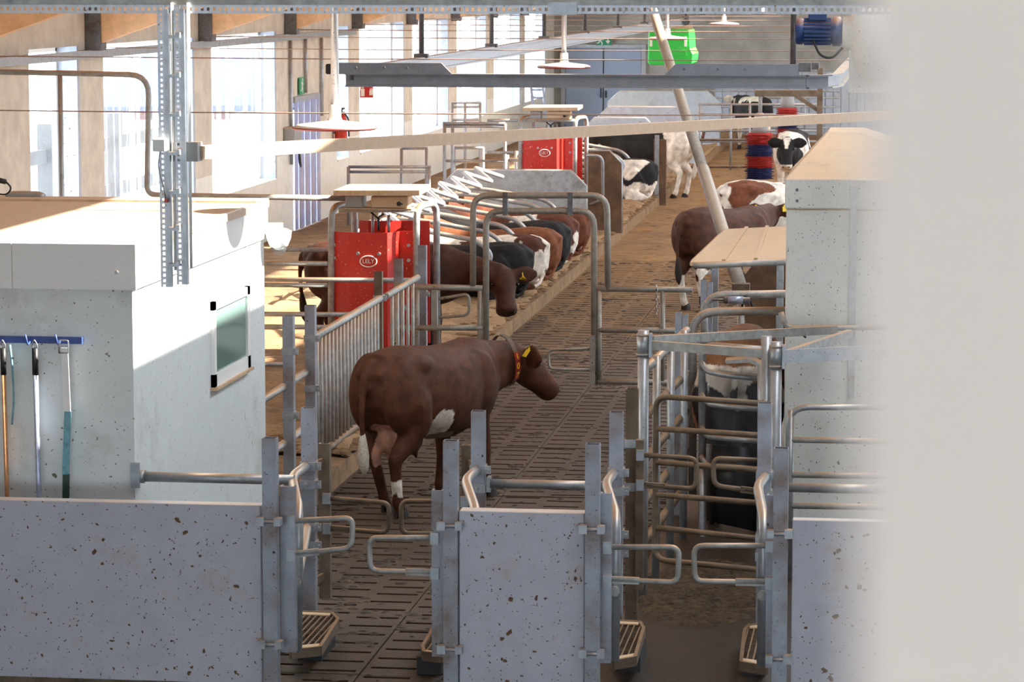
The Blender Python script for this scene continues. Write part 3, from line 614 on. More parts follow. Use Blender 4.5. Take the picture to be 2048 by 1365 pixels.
def flap(label, pc, top, bot, Y, w, hoop, m='galv_post', mh='galv_dusty', link=None):
    a = AY(pc, top, Y); z0 = AY(pc, bot, Y).z; t = thing('one_way_flap', label, 'flap gate', (a.x, Y, z0), 'one way flaps of the front gates')
    h = w/2
    part(t, 'channel', m, lambda b: b.prism([(a.x-h, Y-.03, z0), (a.x+h, Y-.03, z0), (a.x+h, Y+.035, z0), (a.x+h-.012, Y+.035, z0), (a.x+h-.012, Y-.018, z0), (a.x-h+.012, Y-.018, z0), (a.x-h+.012, Y+.035, z0), (a.x-h, Y+.035, z0)], (0, 0, a.z-z0)))
    P = [AY(x, y, Y-.02) for (x, y) in hoop]; P[0].x = a.x+(h-.02)*(1 if P[1].x > a.x else -1); P[-1].x = P[0].x
    hp = part(t, 'hoop', mh, lambda b: b.tube(P, .0165, .055, 10)); part(t, 'spring_sleeve', mh, lambda b: b.beam(P[-1], P[-1].lerp(P[-2], .45), .028, .04))
    for q_ in (P[0], P[-1]): part(t, 'hinge_plate', 'galv', lambda b: b.box((P[0].x, Y-.04, q_.z), (.05, .03, .07)))
    if link:
        for zz in (a.z-.12, z0+.15): part(t, 'hinge_arm', m, lambda b: b.beam((a.x, Y+.03, zz), (AY(link, 1000, YB).x, YB+.03, zz), .02, .05))
flap('flap with hoop above the grate step by the long white panel', 576, 972, 1303, 17.32, .088, [(590, 1043), (706, 1036), (703, 1097), (590, 1110)])
flap('dirty flap with hoop behind the post of the long white panel', 649, 887, 1197, 19.15, .075, [(660, 997), (779, 1007), (776, 1067), (660, 1057)], 'galv_dirty', 'galv_dirty', 617)
flap('flap with hoop on the slatted side of the middle white panel', 876, 980, 1312, 17.25, .07, [(866, 1076), (738, 1076), (740, 1142), (866, 1146)])
flap('dirty flap with hoop behind the middle white panel', 933, 890, 1200, 19.15, .06, [(925, 1003), (802, 1003), (803, 1068), (925, 1069)], 'galv_dirty', 'galv_dirty', 957)
flap('flap with hoop above the grate step right of the middle panel', 1212, 986, 1325, 17.32, .066, [(1218, 1095), (1358, 1095), (1356, 1166), (1218, 1160)])
flap('flap with hoop above the grate step beside the jamb side panel', 1546, 990, 1335, 17.32, .068, [(1536, 1092), (1388, 1092), (1389, 1163), (1536, 1166)])
flap('muddy flap with hoop on the dirty square post by the milking box', 1280, 880, 1180, 19.42, .05, [(1284, 910), (1394, 918), (1391, 979), (1284, 970)], 'galv_dirty', 'galv_dirty')
flap('muddy flap with hoop across from the dirty square post', 1528, 890, 1190, 19.1, .05, [(1522, 922), (1426, 917), (1428, 972), (1522, 985)], 'galv_dirty', 'galv_dirty', 1530)
# white board panels
def board(label, pl, pr_, top, Y0, th, xl=None, xr=None, nsp=True):
    z = AY(pr_ if xl is not None else pl, top, Y0).z; x0 = xl if xl is not None else AY(pl, top, Y0).x; x1 = xr if xr is not None else AY(pr_, top, Y0).x
    t = thing('board_panel', label, 'panel', ((x0+x1)/2, Y0, 0))
    part(t, 'board', 'panel', lambda b: b.bb((x0, Y0, .04), (x1, Y0+th, z)), .004); part(t, 'foot_rail', 'galv_dirty', lambda b: b.bb((x0+.02, Y0+.02, 0), (x1-.02, Y0+th-.02, .05)))
    def splat(b):
        for k in range(int(75*(x1-max(x0, -5.6))) if nsp else 0):
            h = random.random()**1.6; cx, cz = random.uniform(max(x0, -5.6)+.03, x1-.03), .08+h*(z-.16); r = random.choice((.0025, .003, .003, .004, .004, .005, .006, .007, .012))*random.uniform(.7, 1.2); el = random.uniform(1, 1.9); an = random.uniform(0, PI); n_ = 9
            b.prism([(cx+r*f*(el*math.cos(q)*math.cos(an)-math.sin(q)*math.sin(an)), Y0+.0005, cz+r*f*(el*math.cos(q)*math.sin(an)+math.sin(q)*math.cos(an))) for q, f in [(2*PI*i/n_, random.uniform(.6, 1.25)) for i in range(n_)]], (0, -.0025, 0))
    if nsp: stuff(part(t, 'dung_splats', 'splat', splat))
board('long white plastic panel spattered with dung in front of the white cabin', 0, 521, 1012, 17.2, .10, xl=-8.2)
board('narrow white plastic panel spattered with dung between two gate posts', 918, 1169, 1022, 17.2, .12)
board('white plastic panel beside the viewing jamb', 1585, 1800, 1040, 17.15, .08, xr=1.2)
def lpipe(label, pl, pr_, py, Y, r=.03, m='galv'):
    a, c = AY(pl, py, Y), AY(pr_, py, Y); a.z = c.z = (a.z+c.z)/2
    t = thing('cross_pipe', label, 'pipe', ((a.x+c.x)/2, Y, a.z)); part(t, 'pipe', m, lambda b: b.tube([a, c], r, 0, 12)); return t, a, c
t, a, c = lpipe('galvanised pipe from the white cabin corner to the gate post', 268, 588, 957, 18.22, .032)
part(t, 'wall_bracket', 'galv', lambda b: (b.box((a.x+.03, 18.14, a.z+.02), (.055, .02, .16)), b.lathe([(.042, -.02), (.042, .02)], a+V((.05, 0, 0)), 12, 'X')))
t, a, c = lpipe('galvanised pipe spanning behind the narrow white panel', 978, 1214, 970, 18.83, .03); part(t, 'end_plate', 'galv', lambda b: b.box(a, (.02, .09, .09)))
lpipe('galvanised pipe behind the panel by the viewing jamb', 1578, 1790, 978, 18.85, .03)
# grate steps
def inside(poly, p):
    return all(((poly[(i+1) % len(poly)]-q).cross(V((p.x, p.y, q.z))-q)).z*SGN > 0 for i, q in enumerate(poly))
def step(label, pix, z=.15):
    global SGN
    poly = [GZ(x, y, z) for (x, y) in pix]; c = sum(poly, V((0, 0, 0)))/len(poly); ar = sum(poly[i].x*poly[(i+1) % len(poly)].y-poly[(i+1) % len(poly)].x*poly[i].y for i in range(len(poly))); SGN = 1 if ar > 0 else -1
    t = thing('grate_step', label, 'step', (c.x, c.y, 0), 'steel grate steps at the gates')
    part(t, 'rim', 'galv_dirty', lambda b: [b.beam(poly[i]-V((0, 0, .015)), poly[(i+1) % len(poly)]-V((0, 0, .015)), .022, .06) for i in range(len(poly))])
    def clip(p, d):
        lo, hi = -9, 9
        for i, q in enumerate(poly):
            e = poly[(i+1) % len(poly)]-q; n = V((-e.y, e.x, 0))*SGN; den = n.dot(d); num = n.dot(p-q)
            if abs(den) < 1e-9:
                if num < 0: return None
            elif den > 0: lo = max(lo, -num/den)
            else: hi = min(hi, -num/den)
        return (p+d*lo, p+d*hi) if hi > lo+.02 else None
    def bars(b):
        x0, x1 = min(p.x for p in poly), max(p.x for p in poly); y0, y1 = min(p.y for p in poly), max(p.y for p in poly)
        y = y0+.02
        while y < y1:
            s_ = clip(V((c.x, y, z)), V((1, 0, 0)));
            if s_: b.beam(s_[0]-V((0, 0, .012)), s_[1]-V((0, 0, .012)), .006, .022)
            y += .05
        x = x0+.02
        while x < x1:
            s_ = clip(V((x, c.y, z)), V((0, 1, 0)))
            if s_: b.beam(s_[0], s_[1], .008, .012)
            x += .038
    stuff(part(t, 'grating', 'galv_dirty', bars))
    far = sorted(poly, key=lambda p: -p.y)[:2]; near = sorted(poly, key=lambda p: p.y)[:2]
    for pr2 in (far, near):
        q = [p.lerp(c, .18) for p in pr2]; part(t, 'corner_plate', 'dustboard', lambda b: b.prism([pr2[0]+V((0, 0, .002)), pr2[1]+V((0, 0, .002)), q[1]+V((0, 0, .002)), q[0]+V((0, 0, .002))], (0, 0, .008)))
    part(t, 'pedestal', 'black', lambda b: b.bb((c.x-.06, c.y-.25, 0), (c.x+.09, c.y+.2, z-.04)))
step('rusty grate step below the flap by the long white panel', [(582, 1304), (640, 1298), (676, 1242), (664, 1229), (586, 1226)])
step('rusty grate step right of the narrow white panel', [(1226, 1326), (1270, 1318), (1287, 1260), (1280, 1247), (1230, 1245)])
step('rusty grate step beside the panel by the viewing jamb', [(1532, 1336), (1482, 1328), (1489, 1264), (1498, 1254), (1532, 1252)])
step('rusty grate step mostly hidden by the flap of the narrow panel', [(884, 1312), (848, 1308), (845, 1296), (868, 1258), (884, 1250)])
# ------------------------------------------------------------------ white cabin
CXW = AY(266, 700, 18.15).x; CZ = AY(266, 500, 18.15).z; CYB = AX(527, 425, CXW).y
cb = thing('cabin', 'white insulated cabin with a dusty flat roof and small side window', 'cabin', (CXW-1.8, 20, 0))
part(cb, 'walls', 'cabin', lambda b: b.bb((CXW-4, 18.15, 0), (CXW, CYB, CZ-.02)))
part(cb, 'roof', 'cabin_roof', lambda b: b.bb((CXW-4.05, 18.14, CZ-.02), (CXW+.03, CYB+.06, CZ+.03)))
xs = AY(22, 530, 18.1).x
for (xa, xb) in ((CXW-4.05, xs-.004), (xs, CXW+.03)):
    f = part(cb, 'fascia_sheet', 'white', lambda b: b.bb((xa, 18.125, CZ-.25), (xb, 18.15, CZ+.035)))
    part(f, 'screw', 'galv', lambda b: [b.lathe([(.012, -.006), (.012, .006)], (xb-.12-.9*k, 18.12, CZ-.14), 8, 'Y') for k in range(2)])
part(cb, 'side_flashing', 'white', lambda b: b.bb((CXW, 18.13, CZ-.25), (CXW+.02, CYB+.06, CZ+.035)))
part(cb, 'roof_kerb', 'cabin_roof', lambda b: b.bb((CXW-4.05, CYB-.25, CZ+.03), (CXW+.03, CYB+.06, CZ+.045)))
q = [AX(x, y, CXW) for (x, y) in ((420, 607), (420, 775), (494, 736), (491, 570))]
y0, y1, z0, z1 = q[0].y, q[2].y, (q[1].z+q[2].z)/2, (q[0].z+q[3].z)/2
wf = part(cb, 'window_frame', 'white', lambda b: (b.bb((CXW, y0, z0), (CXW+.03, y0+.06, z1)), b.bb((CXW, y1-.09, z0), (CXW+.03, y1, z1)), b.bb((CXW, y0, z1-.06), (CXW+.03, y1, z1)), b.bb((CXW, y0, z0), (CXW+.03, y1, z0+.09))))
part(wf, 'window_pane', 'cabin_pane', lambda b: b.bb((CXW+.003, y0+.06, z0+.09), (CXW+.012, y1-.09, z1-.06)))
part(cb, 'window_sill', 'dustboard', lambda b: b.bb((CXW, y0-.02, z0-.02), (CXW+.05, y1+.02, z0)))
part(cb, 'vent_slot', 'black', lambda b: [b.bb((CXW+.02, 19.5, CZ-zz), (CXW+.026, 19.5, CZ-zz+.03)) for zz in (.22, )])
t = thing('camera_dome', 'white dome camera on an arm at the cabin end', 'camera', (CXW+.35, CYB, 2.2)); pc = AY(553, 470, CYB)
part(t, 'arm', 'white', lambda b: b.beam((CXW, CYB-.02, pc.z+.05), (pc.x+.05, CYB-.02, pc.z+.05), .06, .08)); part(t, 'dome', 'white', lambda b: b.lathe([(.02, -.11), (.07, -.08), (.095, -.02), (.10, .03), (.06, .05)], pc+V((.02, -.02, 0)), 16)); part(t, 'lens', 'clear_plastic', lambda b: b.lathe([(.01, -.15), (.05, -.13), (.06, -.09)], pc+V((.02, -.02, 0)), 14))
# tool rail and hanging tools on the cabin front
YT = 18.13
ra, rb = AY(-30, 672, YT), AY(165, 688, YT)
tr = thing('tool_rail', 'blue wall rail with hooks on the white cabin front', 'rail', (rb.x-.3, YT, rb.z)); part(tr, 'rail', 'blue', lambda b: b.bb((ra.x, YT-.015, rb.z), (rb.x, YT+.025, ra.z)))
for px in (4, 62, 122): hk = AY(px, 682, YT); part(tr, 'hook', 'blue', lambda b: b.tube([hk+V((0, -.01, .0)), hk+V((0, -.07, -.02)), hk+V((-.01, -.09, .05))], .006, .02, 8))
def pole(label, px, name, m, grip, r, x2=None):
    a = AY(px, 690, YT-.06); t = thing(name, label, 'tool', (a.x, YT-.06, .2))
    part(t, 'handle', m, lambda b: b.tube([(a.x+.01, YT-.05, .25), (a.x, YT-.06, a.z-.12)], r, 0, 10)); part(t, 'grip', 'black', lambda b: b.tube([(a.x, YT-.06, a.z-.19), (a.x, YT-.06, a.z-.02)], r+.004, 0, 10))
    part(t, 'hanging_loop', 'galv', lambda b: b.tube([a+V((-.012, 0, -.03)), a+V((-.018, -.01, .0)), a+V((0, -.015, .035)), a+V((.018, -.01, 0)), a+V((.012, 0, -.03))], .004, .01, 6))
    part(t, 'blade', 'steel_dark', lambda b: b.bb((a.x-.085, YT-.09, .22), (a.x+.085, YT-.04, .28)))
pole('floor scraper with a wooden handle hung on the blue rail', 6, 'floor_scraper', 'pole_wood', 'black', .015)
pole('floor scraper with an aluminium handle and black grip on the blue rail', 70, 'floor_scraper', 'alu', 'black', .017)
a = AY(129, 690, YT-.05); t = thing('strap', 'white and teal tie strap with a dark end hung on the blue rail', 'strap', (a.x, YT-.05, a.z-1))
def band(za, zb): return lambda b: b.prism([(a.x-.022+.012*math.sin(za*5), YT-.06, za), (a.x+.022+.012*math.sin(za*5), YT-.06, za), (a.x+.022+.012*math.sin(zb*5), YT-.045, zb), (a.x-.022+.012*math.sin(zb*5), YT-.045, zb)], (0, .008, 0))
part(t, 'white_band', 'white', band(a.z-.42, a.z-.02)); part(t, 'teal_band', 'strap', band(a.z-.82, a.z-.42)); part(t, 'dark_end', 'hose_green', band(a.z-1.1, a.z-.82)); part(t, 'buckle', 'chrome', lambda b: b.tube([a+V((-.03, -.02, -.05)), a+V((-.03, -.02, .03)), a+V((.03, -.02, .03)), a+V((.03, -.02, -.05)), a+V((-.03, -.02, -.05))], .005, .01, 6))
a = AY(20, 690, YT-.05); t = thing('rope', 'thin frayed blue rope looped beside the wooden scraper handle', 'rope', (a.x, YT-.05, a.z-.8)); part(t, 'strand', 'strap', lambda b: b.tube([a, AY(25, 740, YT-.05), AY(28, 800, YT-.05), AY(24, 850, YT-.05)], .007, .05, 6))
# ------------------------------------------------------------------ bar fence along the kerb
XF = -4.90
pa, pb_ = AX(628, 672, XF), AX(764, 598, XF)
fz = (pa.z+pb_.z)/2; Ya, Yb = pa.y, pb_.y
fn = thing('bar_fence', 'galvanised fence of close vertical bars along the kerb', 'fence', (XF, (Ya+Yb)/2, .17))
part(fn, 'top_rail', 'galv_dusty', lambda b: b.tube([(XF, Ya, fz), (XF, Yb, fz)], .034, 0, 12)); part(fn, 'bottom_rail', 'galv_dirty', lambda b: b.tube([(XF, Ya+.05, .24), (XF, Yb, .24)], .03, 0, 10))
n = 19
for k in range(n): y = Ya+.12+(Yb-Ya-.2)*k/(n-1); part(fn, 'bar', 'galv_dusty', lambda b: b.tube([(XF, y, .24), (XF, y, fz)], .017, 0, 8))
for (px, py, lab, w) in ((621, 611, 'tall galvanised post at the near end of the bar fence', .085), (577, 632, 'galvanised post between the cabin and the bar fence', .085), (757, 543, 'dirty galvanised post at the far end of the bar fence', .075)):
    c = AX(px, py, XF-.02); t = thing('fence_post', lab, 'post', (c.x, c.y, 0)); part(t, 'post', 'galv_post' if px != 757 else 'galv_dirty', lambda b: b.post(c.x, c.y, 0, c.z, w)); clamp(t, c.x, c.y, fz, w); clamp(t, c.x, c.y, fz-.42 if px == 621 else .75, w)
t = thing('side_rails', 'two galvanised rails from the cabin end to the bar fence', 'rail', (XF, 23.4, .5))
for z in (.98, .52): part(t, 'rail', 'galv_dusty', lambda b: b.tube([(XF-.06, CYB, z), (XF-.06, Ya, z)], .032, 0, 10))
pz = AX(800, 605, XF); t = thing('end_rail', 'short galvanised rail beyond the bar fence', 'rail', (XF, 28.5, .6)); part(t, 'rail', 'galv_dusty', lambda b: b.tube([(XF+.02, Yb+.1, fz), (XF+.02, 29.6, fz)], .032, 0, 10))
for y in (28.1, 28.4, 28.7, 29.0, 29.3): part(t, 'bar', 'galv_dusty', lambda b: b.tube([(XF+.02, y, .22), (XF+.02, y, fz)], .017, 0, 8))
part(t, 'bottom_rail', 'galv_dirty', lambda b: b.tube([(XF+.02, Yb+.1, .24), (XF+.02, 29.6, .24)], .025, 0, 8))
# ------------------------------------------------------------------ arched gateway across the alley
YG = 30.0
def P(px, py, Y=YG): return AY(px, py, Y)
g = thing('arched_gateway', 'galvanised double pipe arch with a side panel across the alley', 'gate', (P(1080, 700).x, YG, 0))
part(g, 'outer_arch', 'galv_spot', lambda b: b.tube([P(946, 572), P(946, 391), P(1214, 391), P(1216, 580)], .032, .16, 12)); part(g, 'inner_arch', 'galv_spot', lambda b: b.tube([P(972, 700), P(972, 422), P(1188, 422), P(1188, 768)], .032, .16, 12))
for px in (1011, 1141): part(g, 'strap', 'steel_dark', lambda b: b.bb(P(px-6, 385, YG-.045), P(px+6, 430, YG+.045)))
part(g, 'panel_rail', 'galv_spot', lambda b: b.tube([P(788, 573), P(966, 577)], .031, 0, 10)); part(g, 'panel_rail', 'galv_spot', lambda b: b.tube([P(792, 656), P(966, 656)], .03, 0, 10))
for px in (792, 834, 960): part(g, 'upright', 'galv_spot', lambda b: b.tube([P(px, 574), P(px, 735)], .026, 0, 10))
part(g, 'hoop', 'galv_spot', lambda b: b.tube([P(878, 598), P(938, 588), P(938, 630), P(878, 636)], .016, .06, 8)); part(g, 'hoop_post', 'galv_spot', lambda b: b.bb(P(862, 580, YG-.03), P(876, 655, YG+.03)))
part(g, 'hoop', 'galv_spot', lambda b: b.tube([P(1182, 698), P(1096, 700), P(1098, 738), P(1182, 741)], .015, .06, 8)); part(g, 'latch_channel', 'galv_spot', lambda b: b.bb(P(1179, 672, YG-.05), P(1190, 768, YG-.02)))
for (px, py, lab) in ((797, 518, 'spotted galvanised post at the gateway side panel'), (845, 491, 'tall spotted post beside the red robot panel')):
    c = P(px, py, YG+(.15 if px == 797 else .35)); t = thing('gateway_post', lab, 'post', (c.x, c.y, .17)); part(t, 'post', 'galv_post', lambda b: b.post(c.x, c.y, .1, c.z, .085)); clamp(t, c.x, c.y, c.z-.5, .085)
s = thing('swing_gate', 'three rail galvanised gate with a hanging chain right of the arch', 'gate', (P(1290, 700).x, YG, .1))
for (y0, y1, xe) in ((578, 580, 1385), (660, 662, 1350), (763, 766, 1345)): part(s, 'rail', 'galv_spot', lambda b: b.tube([P(1196, y0), P(xe, y1)], .03, 0, 10))
for px in (1198, 1325): part(s, 'upright', 'galv_spot', lambda b: b.tube([P(px, 578), P(px, 765)], .026, 0, 10))
def chain(b):
    for k in range(9):
        c = P(1313, 574+k*7, YG-.06); a = .012; d = V((a, 0, 0)) if k % 2 else V((0, a, 0)); b.tube([c-d-V((0, 0, .018)), c+d-V((0, 0, .018)), c+d+V((0, 0, .018)), c-d+V((0, 0, .018)), c-d-V((0, 0, .018))], .004, .008, 5, 2)
part(s, 'chain', 'chrome', chain)
# ------------------------------------------------------------------ red milking robots
def robot(label, YR, pix, group=None, near=True):
    """pix maps design pixels (drawn for the near robot) to this robot's plane"""
    def Q(px, py, dy=0.): return pix(px, py, YR+dy)
    t = thing('milking_robot', label, 'milking robot', (Q(750, 600).x, YR, .17))
    for (xf, xb) in ((662, 692), (832, 858)):
        part(t, 'arch_leg', 'galv_dusty', lambda b: b.tube([Q(xf, 700)*V((1, 1, 0))+V((0, 0, .17)), Q(xf+1, 414), Q(xb, 412, .5), Q(xb+1, 700, .5)*V((1, 1, 0))+V((0, .0, .17))], .036, .16, 12))
    part(t, 'cross_bar', 'galv_dusty', lambda b: b.tube([Q(678, 421), Q(832, 421)], .022, 0, 10))
    z1 = Q(670, 463).z; z0 = .35
    pl = [Q(669, 600), Q(703, 600, -.12), Q(779, 600, -.12), Q(797, 600, .10), Q(824, 600, .08)]
    fp = part(t, 'front_panel', 'red', lambda b: b.prism([(p.x, p.y, z0) for p in pl]+[(p.x, p.y+.02, z0) for p in pl[::-1]], (0, 0, z1-z0)))
    for (px, py) in ((672, 490), (672, 516), (817, 491), (817, 521), (720, 505), (762, 506)): c = Q(px, py, -.13 if 700 < px < 780 else .0); part(fp, 'bolt', 'galv', lambda b: b.lathe([(.018, -.012), (.018, .012)], c, 10, 'Y'))
    zb = Q(705, 447, .45).z; pl2 = [Q(705, 600, .42), Q(725, 600, .36), Q(760, 600, .36), Q(790, 600, .42), Q(847, 600, .42)]
    part(t, 'rear_panel', 'red', lambda b: b.prism([(p.x, p.y, .4) for p in pl2]+[(p.x, p.y+.02, .4) for p in pl2[::-1]], (0, 0, zb-.4)))
    part(t, 'dust_board', 'dustboard', lambda b: b.prism([Q(674, 389, -.2), Q(845, 389, -.2), Q(845, 386, .55), Q(678, 386, .55)], (0, 0, .055)))
    part(t, 'junction_box', 'grey_box', lambda b: b.bb(Q(694, 390, -.1), Q(728, 415, .15)), .008); cbx = part(t, 'control_box', 'beige_box', lambda b: b.bb(Q(746, 391, -.12), Q(820, 415, .15)), .01)
    c = Q(802, 406, -.14); part(cbx, 'switch_knob', 'black', lambda b: (b.lathe([(.02, -.02), (.024, .01)], c, 12, 'Y'), b.box(c+V((.02, -.02, 0)), (.05, .01, .012))))
    part(t, 'box_shelf', 'beige_box', lambda b: b.bb(Q(690, 415, -.12), Q(826, 418, .15)))
    part(t, 'hanger_arm', 'black', lambda b: (b.tube([Q(742, 425), Q(755, 436), Q(768, 428)], .012, 0, 6), b.tube([Q(757, 436), Q(757, 462)], .014, 0, 6)))
    for px in (742, 774): part(t, 'lift_rod', 'galv', lambda b: b.tube([Q(px, 432, .1), Q(px, 470, .1)], .016, 0, 8))
    # oval logo plate
    lc = Q(741, 521, -.125); ring = [lc+V((.088*math.cos(2*PI*k/28), -.004, .058*math.sin(2*PI*k/28))) for k in range(29)]
    part(fp, 'logo_ring', 'print_white', lambda b: b.tube(ring, .006, 0, 6))
    put_text('logo_lettering', 'LELY', .062, 'print_white', lc+V((0, -.004, 0)), RFRONT, fp)
    if near:
        for (y0, xe, dy) in ((503, 650, .3), (524, 658, -.1), (553, 834, -.32), (567, 658, -.1), (621, 712, -.32), (646, 672, -.32), (720, 580, -.3)):
            a, c = Q(430, y0, dy), Q(xe, y0+2, dy); part(t, 'side_rail', 'galv_dusty', lambda b: b.tube([a, c], .026, 0, 10))
        part(t, 'rail_cap', 'black', lambda b: b.lathe([(.026, 0), (.026, .012)], Q(834, 555, -.32), 10, 'X'))
    else:
        for (y0, xa, xe) in ((420, 560, 655), (520, 560, 640), (600, 560, 640)): part(t, 'side_rail', 'galv', lambda b: b.tube([Q(xa, y0), Q(xe, y0)], .026, 0, 10))
    return t
robot('red panelled milking robot with arch legs standing beside the gateway', 30.85, lambda x, y, Y: AY(x, y, 30.85)+V((0, Y-30.85, 0)))
off2 = AY(1045, 270, 49.0)-AY(669, 463, 30.85)
robot('farther red panelled milking robot behind the grey partition', 49.0, lambda x, y, Y: AY(x, y, 30.85)+V((off2.x, Y-30.85, .12)), near=False)
# ------------------------------------------------------------------ stalls
def divider(parentlabel, Y, x0=-6.75, x1=-5.28, m='galv', grp='bent stall dividers', z=0.):
    t = thing('stall_divider', parentlabel, 'stall divider', (x0, Y, .17), grp)
    part(t, 'loop', m, lambda b: b.tube([(x0, Y, 1.14+z), (x0+.42, Y, 1.13+z), (x1-.10, Y, .97+z), (x1+.10, Y, .76+z), (x1-.12, Y, .60+z), (x0+.55, Y, .66+z), (x0, Y, .86+z)], .031, .17, 12, 6))
    part(t, 'stall_post', m, lambda b: b.tube([(x0, Y, .17), (x0, Y, 1.22+z)], .035, 0, 10))
    return t
for k in range(7): divider('bent pipe divider between lying cows before the grey partition', 37.4+1.2*k, grp='dividers before the grey partition')
rt = thing('stall_head_rail', 'pipe rails tying the divider posts before the grey partition', 'rail', (-6.75, 41, .8))
for z in (1.14, .45): part(rt, 'rail', 'galv', lambda b: b.tube([(-6.79, 36.5, z), (-6.79, 46.9, z)], .026, 0, 10))
zz = thing('zigzag_rail', 'white zigzag pipe rail above the stall heads', 'rail', (-6.6, 43, 1.1)); pts = []
for k in range(8): y = 38.0+1.2*k; pts += [(-6.38, y-.6, 1.16), (-6.74, y, 1.34)]
pts.append((-6.38, 47.0, 1.16)); part(zz, 'pipe', 'galv_clean', lambda b: b.tube(pts, .034, .07, 10)); part(zz, 'support', 'galv', lambda b: [b.tube([(-6.73, 38.0+2.4*k, 1.33), (-6.79, 38.0+2.4*k, 1.14)], .014, 0, 8) for k in range(4)])
def sheet(label, name, pl, top, pr_, Y, m, bot=.17, ch=.18, chl=True):
    a, c = AY(pl, top, Y), AY(pr_, top, Y); z = a.z; t = thing(name, label, 'partition', ((a.x+c.x)/2, Y, bot))
    o = [(a.x, Y, bot), (c.x, Y, bot), (c.x, Y, z-ch), (c.x-ch, Y, z)]+([(a.x+ch, Y, z), (a.x, Y, z-ch)] if chl else [(a.x, Y, z)])
    part(t, 'sheet', m, lambda b: b.prism(o, (0, .06, 0))); part(t, 'edge_strip', 'galv', lambda b: b.tube([V(p)+V((0, .03, 0)) for p in o[1:]], .022, 0, 6)); return t
sheet('grey partition with chamfered corners between the stalls and the far robot', 'stall_partition', 884, 340, 1172, 47.2, 'partition', ch=.24)
sheet('brown dirty end board beside the far red robot', 'end_board', 1176, 302, 1243, 48.4, 'brown_wall', ch=.2, chl=False)
t = thing('loop_rail', 'white bent tube loop fixed beside the brown end board', 'rail', (AY(1200, 400, 47.8).x, 47.8, .3)); part(t, 'tube', 'galv', lambda b: b.tube([AY(1172, 310, 48), AY(1205, 312, 48), AY(1206, 400, 48.2), AY(1180, 408, 48.42)], .026, .12, 10))
for k in range(6): divider('bent pipe divider past the brown end board', 50.3+1.2*k, grp='dividers past the brown end board', z=.1)
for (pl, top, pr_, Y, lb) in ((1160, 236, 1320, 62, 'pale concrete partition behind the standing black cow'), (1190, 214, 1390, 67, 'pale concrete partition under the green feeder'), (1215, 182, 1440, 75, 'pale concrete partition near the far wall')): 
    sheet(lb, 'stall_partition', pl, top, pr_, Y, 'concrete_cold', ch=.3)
pp = AY(1320, 270, 57.0); t = thing('stall_end_post', 'rusty brown stall end post behind the standing black cow', 'post', (pp.x, 57, .1)); part(t, 'post', 'brown_wall', lambda b: b.bb((pp.x-.12, 56.95, .0), (pp.x+.12, 57.1, 1.25))); part(t, 'upright', 'galv', lambda b: b.post(pp.x-.05, 56.9, 0, pp.z, .08))
# far gates of pipe
def pipe_gate(label, Y, px0, px1, pys, ups, m='galv', r=.025, name='pipe_gate', zf=0.):
    t = thing(name, label, 'gate', (AY((px0+px1)/2, pys[0], Y).x, Y, zf))
    for y in pys: part(t, 'rail', m, lambda b: b.tube([AY(px0, y, Y), AY(px1, y, Y)], r, 0, 8))
    for x in ups: part(t, 'upright', m, lambda b: b.tube([AY(x, min(pys), Y), V((AY(x, min(pys), Y).x, Y, zf))], r*1.15, 0, 8))
    return t
pipe_gate('pipe gate across the alley behind the standing black cow', 61.2, 1329, 1500, (280, 334), (1330, 1498), 'galv_dirty')
pipe_gate('high pipe rails beyond the cow brushes', 68.0, 1396, 1640, (209, 229, 262, 283), (1400, 1462, 1500, 1640))
pipe_gate('farthest pipe rails by the end wall', 78.0, 1414, 1680, (182, 196, 214, 235, 256), (1416, 1520, 1610), 'galv')
pipe_gate('pipe rail gate by the strip curtain door', 49.5, 697, 862, (334, 344, 455), (697, 858), 'galv')
pipe_gate('tall narrow pipe frame by the windows', 50.0, 803, 855, (297, 372), (803, 853), 'galv')
pipe_gate('white pipe frame left of the far red robot', 49.6, 886, 1010, (247, 253, 322), (889, 905, 1010), 'galv')
pipe_gate('ladder like pipe frame before the far windows', 60, 902, 962, (206, 214, 240), (904, 930, 960), 'galv')
pipe_gate('inner pipe frame beside the far red robot', 50.5, 905, 968, (296, 323), (908, 966), 'galv')
t = thing('ladder', 'aluminium ladder leaning on the concrete wall near the far corner', 'ladder', AY(1070, 240, 76)*V((1, 1, 0)))
a, c, a2, c2 = AY(1062, 172, 77.6), AY(1072, 282, 76.6), AY(1084, 172, 77.6), AY(1102, 282, 76.6)
for (u, w) in ((a, c), (a2, c2)): part(t, 'stile', 'alu', lambda b: b.beam(u, w, .06, .1))
for k in range(7): f = (k+.5)/7; part(t, 'rung', 'alu', lambda b: b.tube([a.lerp(c, f), a2.lerp(c2, f)], .025, 0, 8))
pw = AY(1650, 190, 83.9); t = thing('cladding_wall', 'pale vertical board cladding low on the end wall', 'cladding', (pw.x, 84.3, 0)); xa, xb = AY(1430, 200, 84.3).x, AY(1800, 200, 84.3).x
k = 0
while xa+.22*k < xb: part(t, 'board', 'concrete_cold', lambda b: b.bb((xa+.22*k, 84.28+.01*(k % 2), 0), (xa+.22*k+.205, 84.45, 1.75))); k += 1
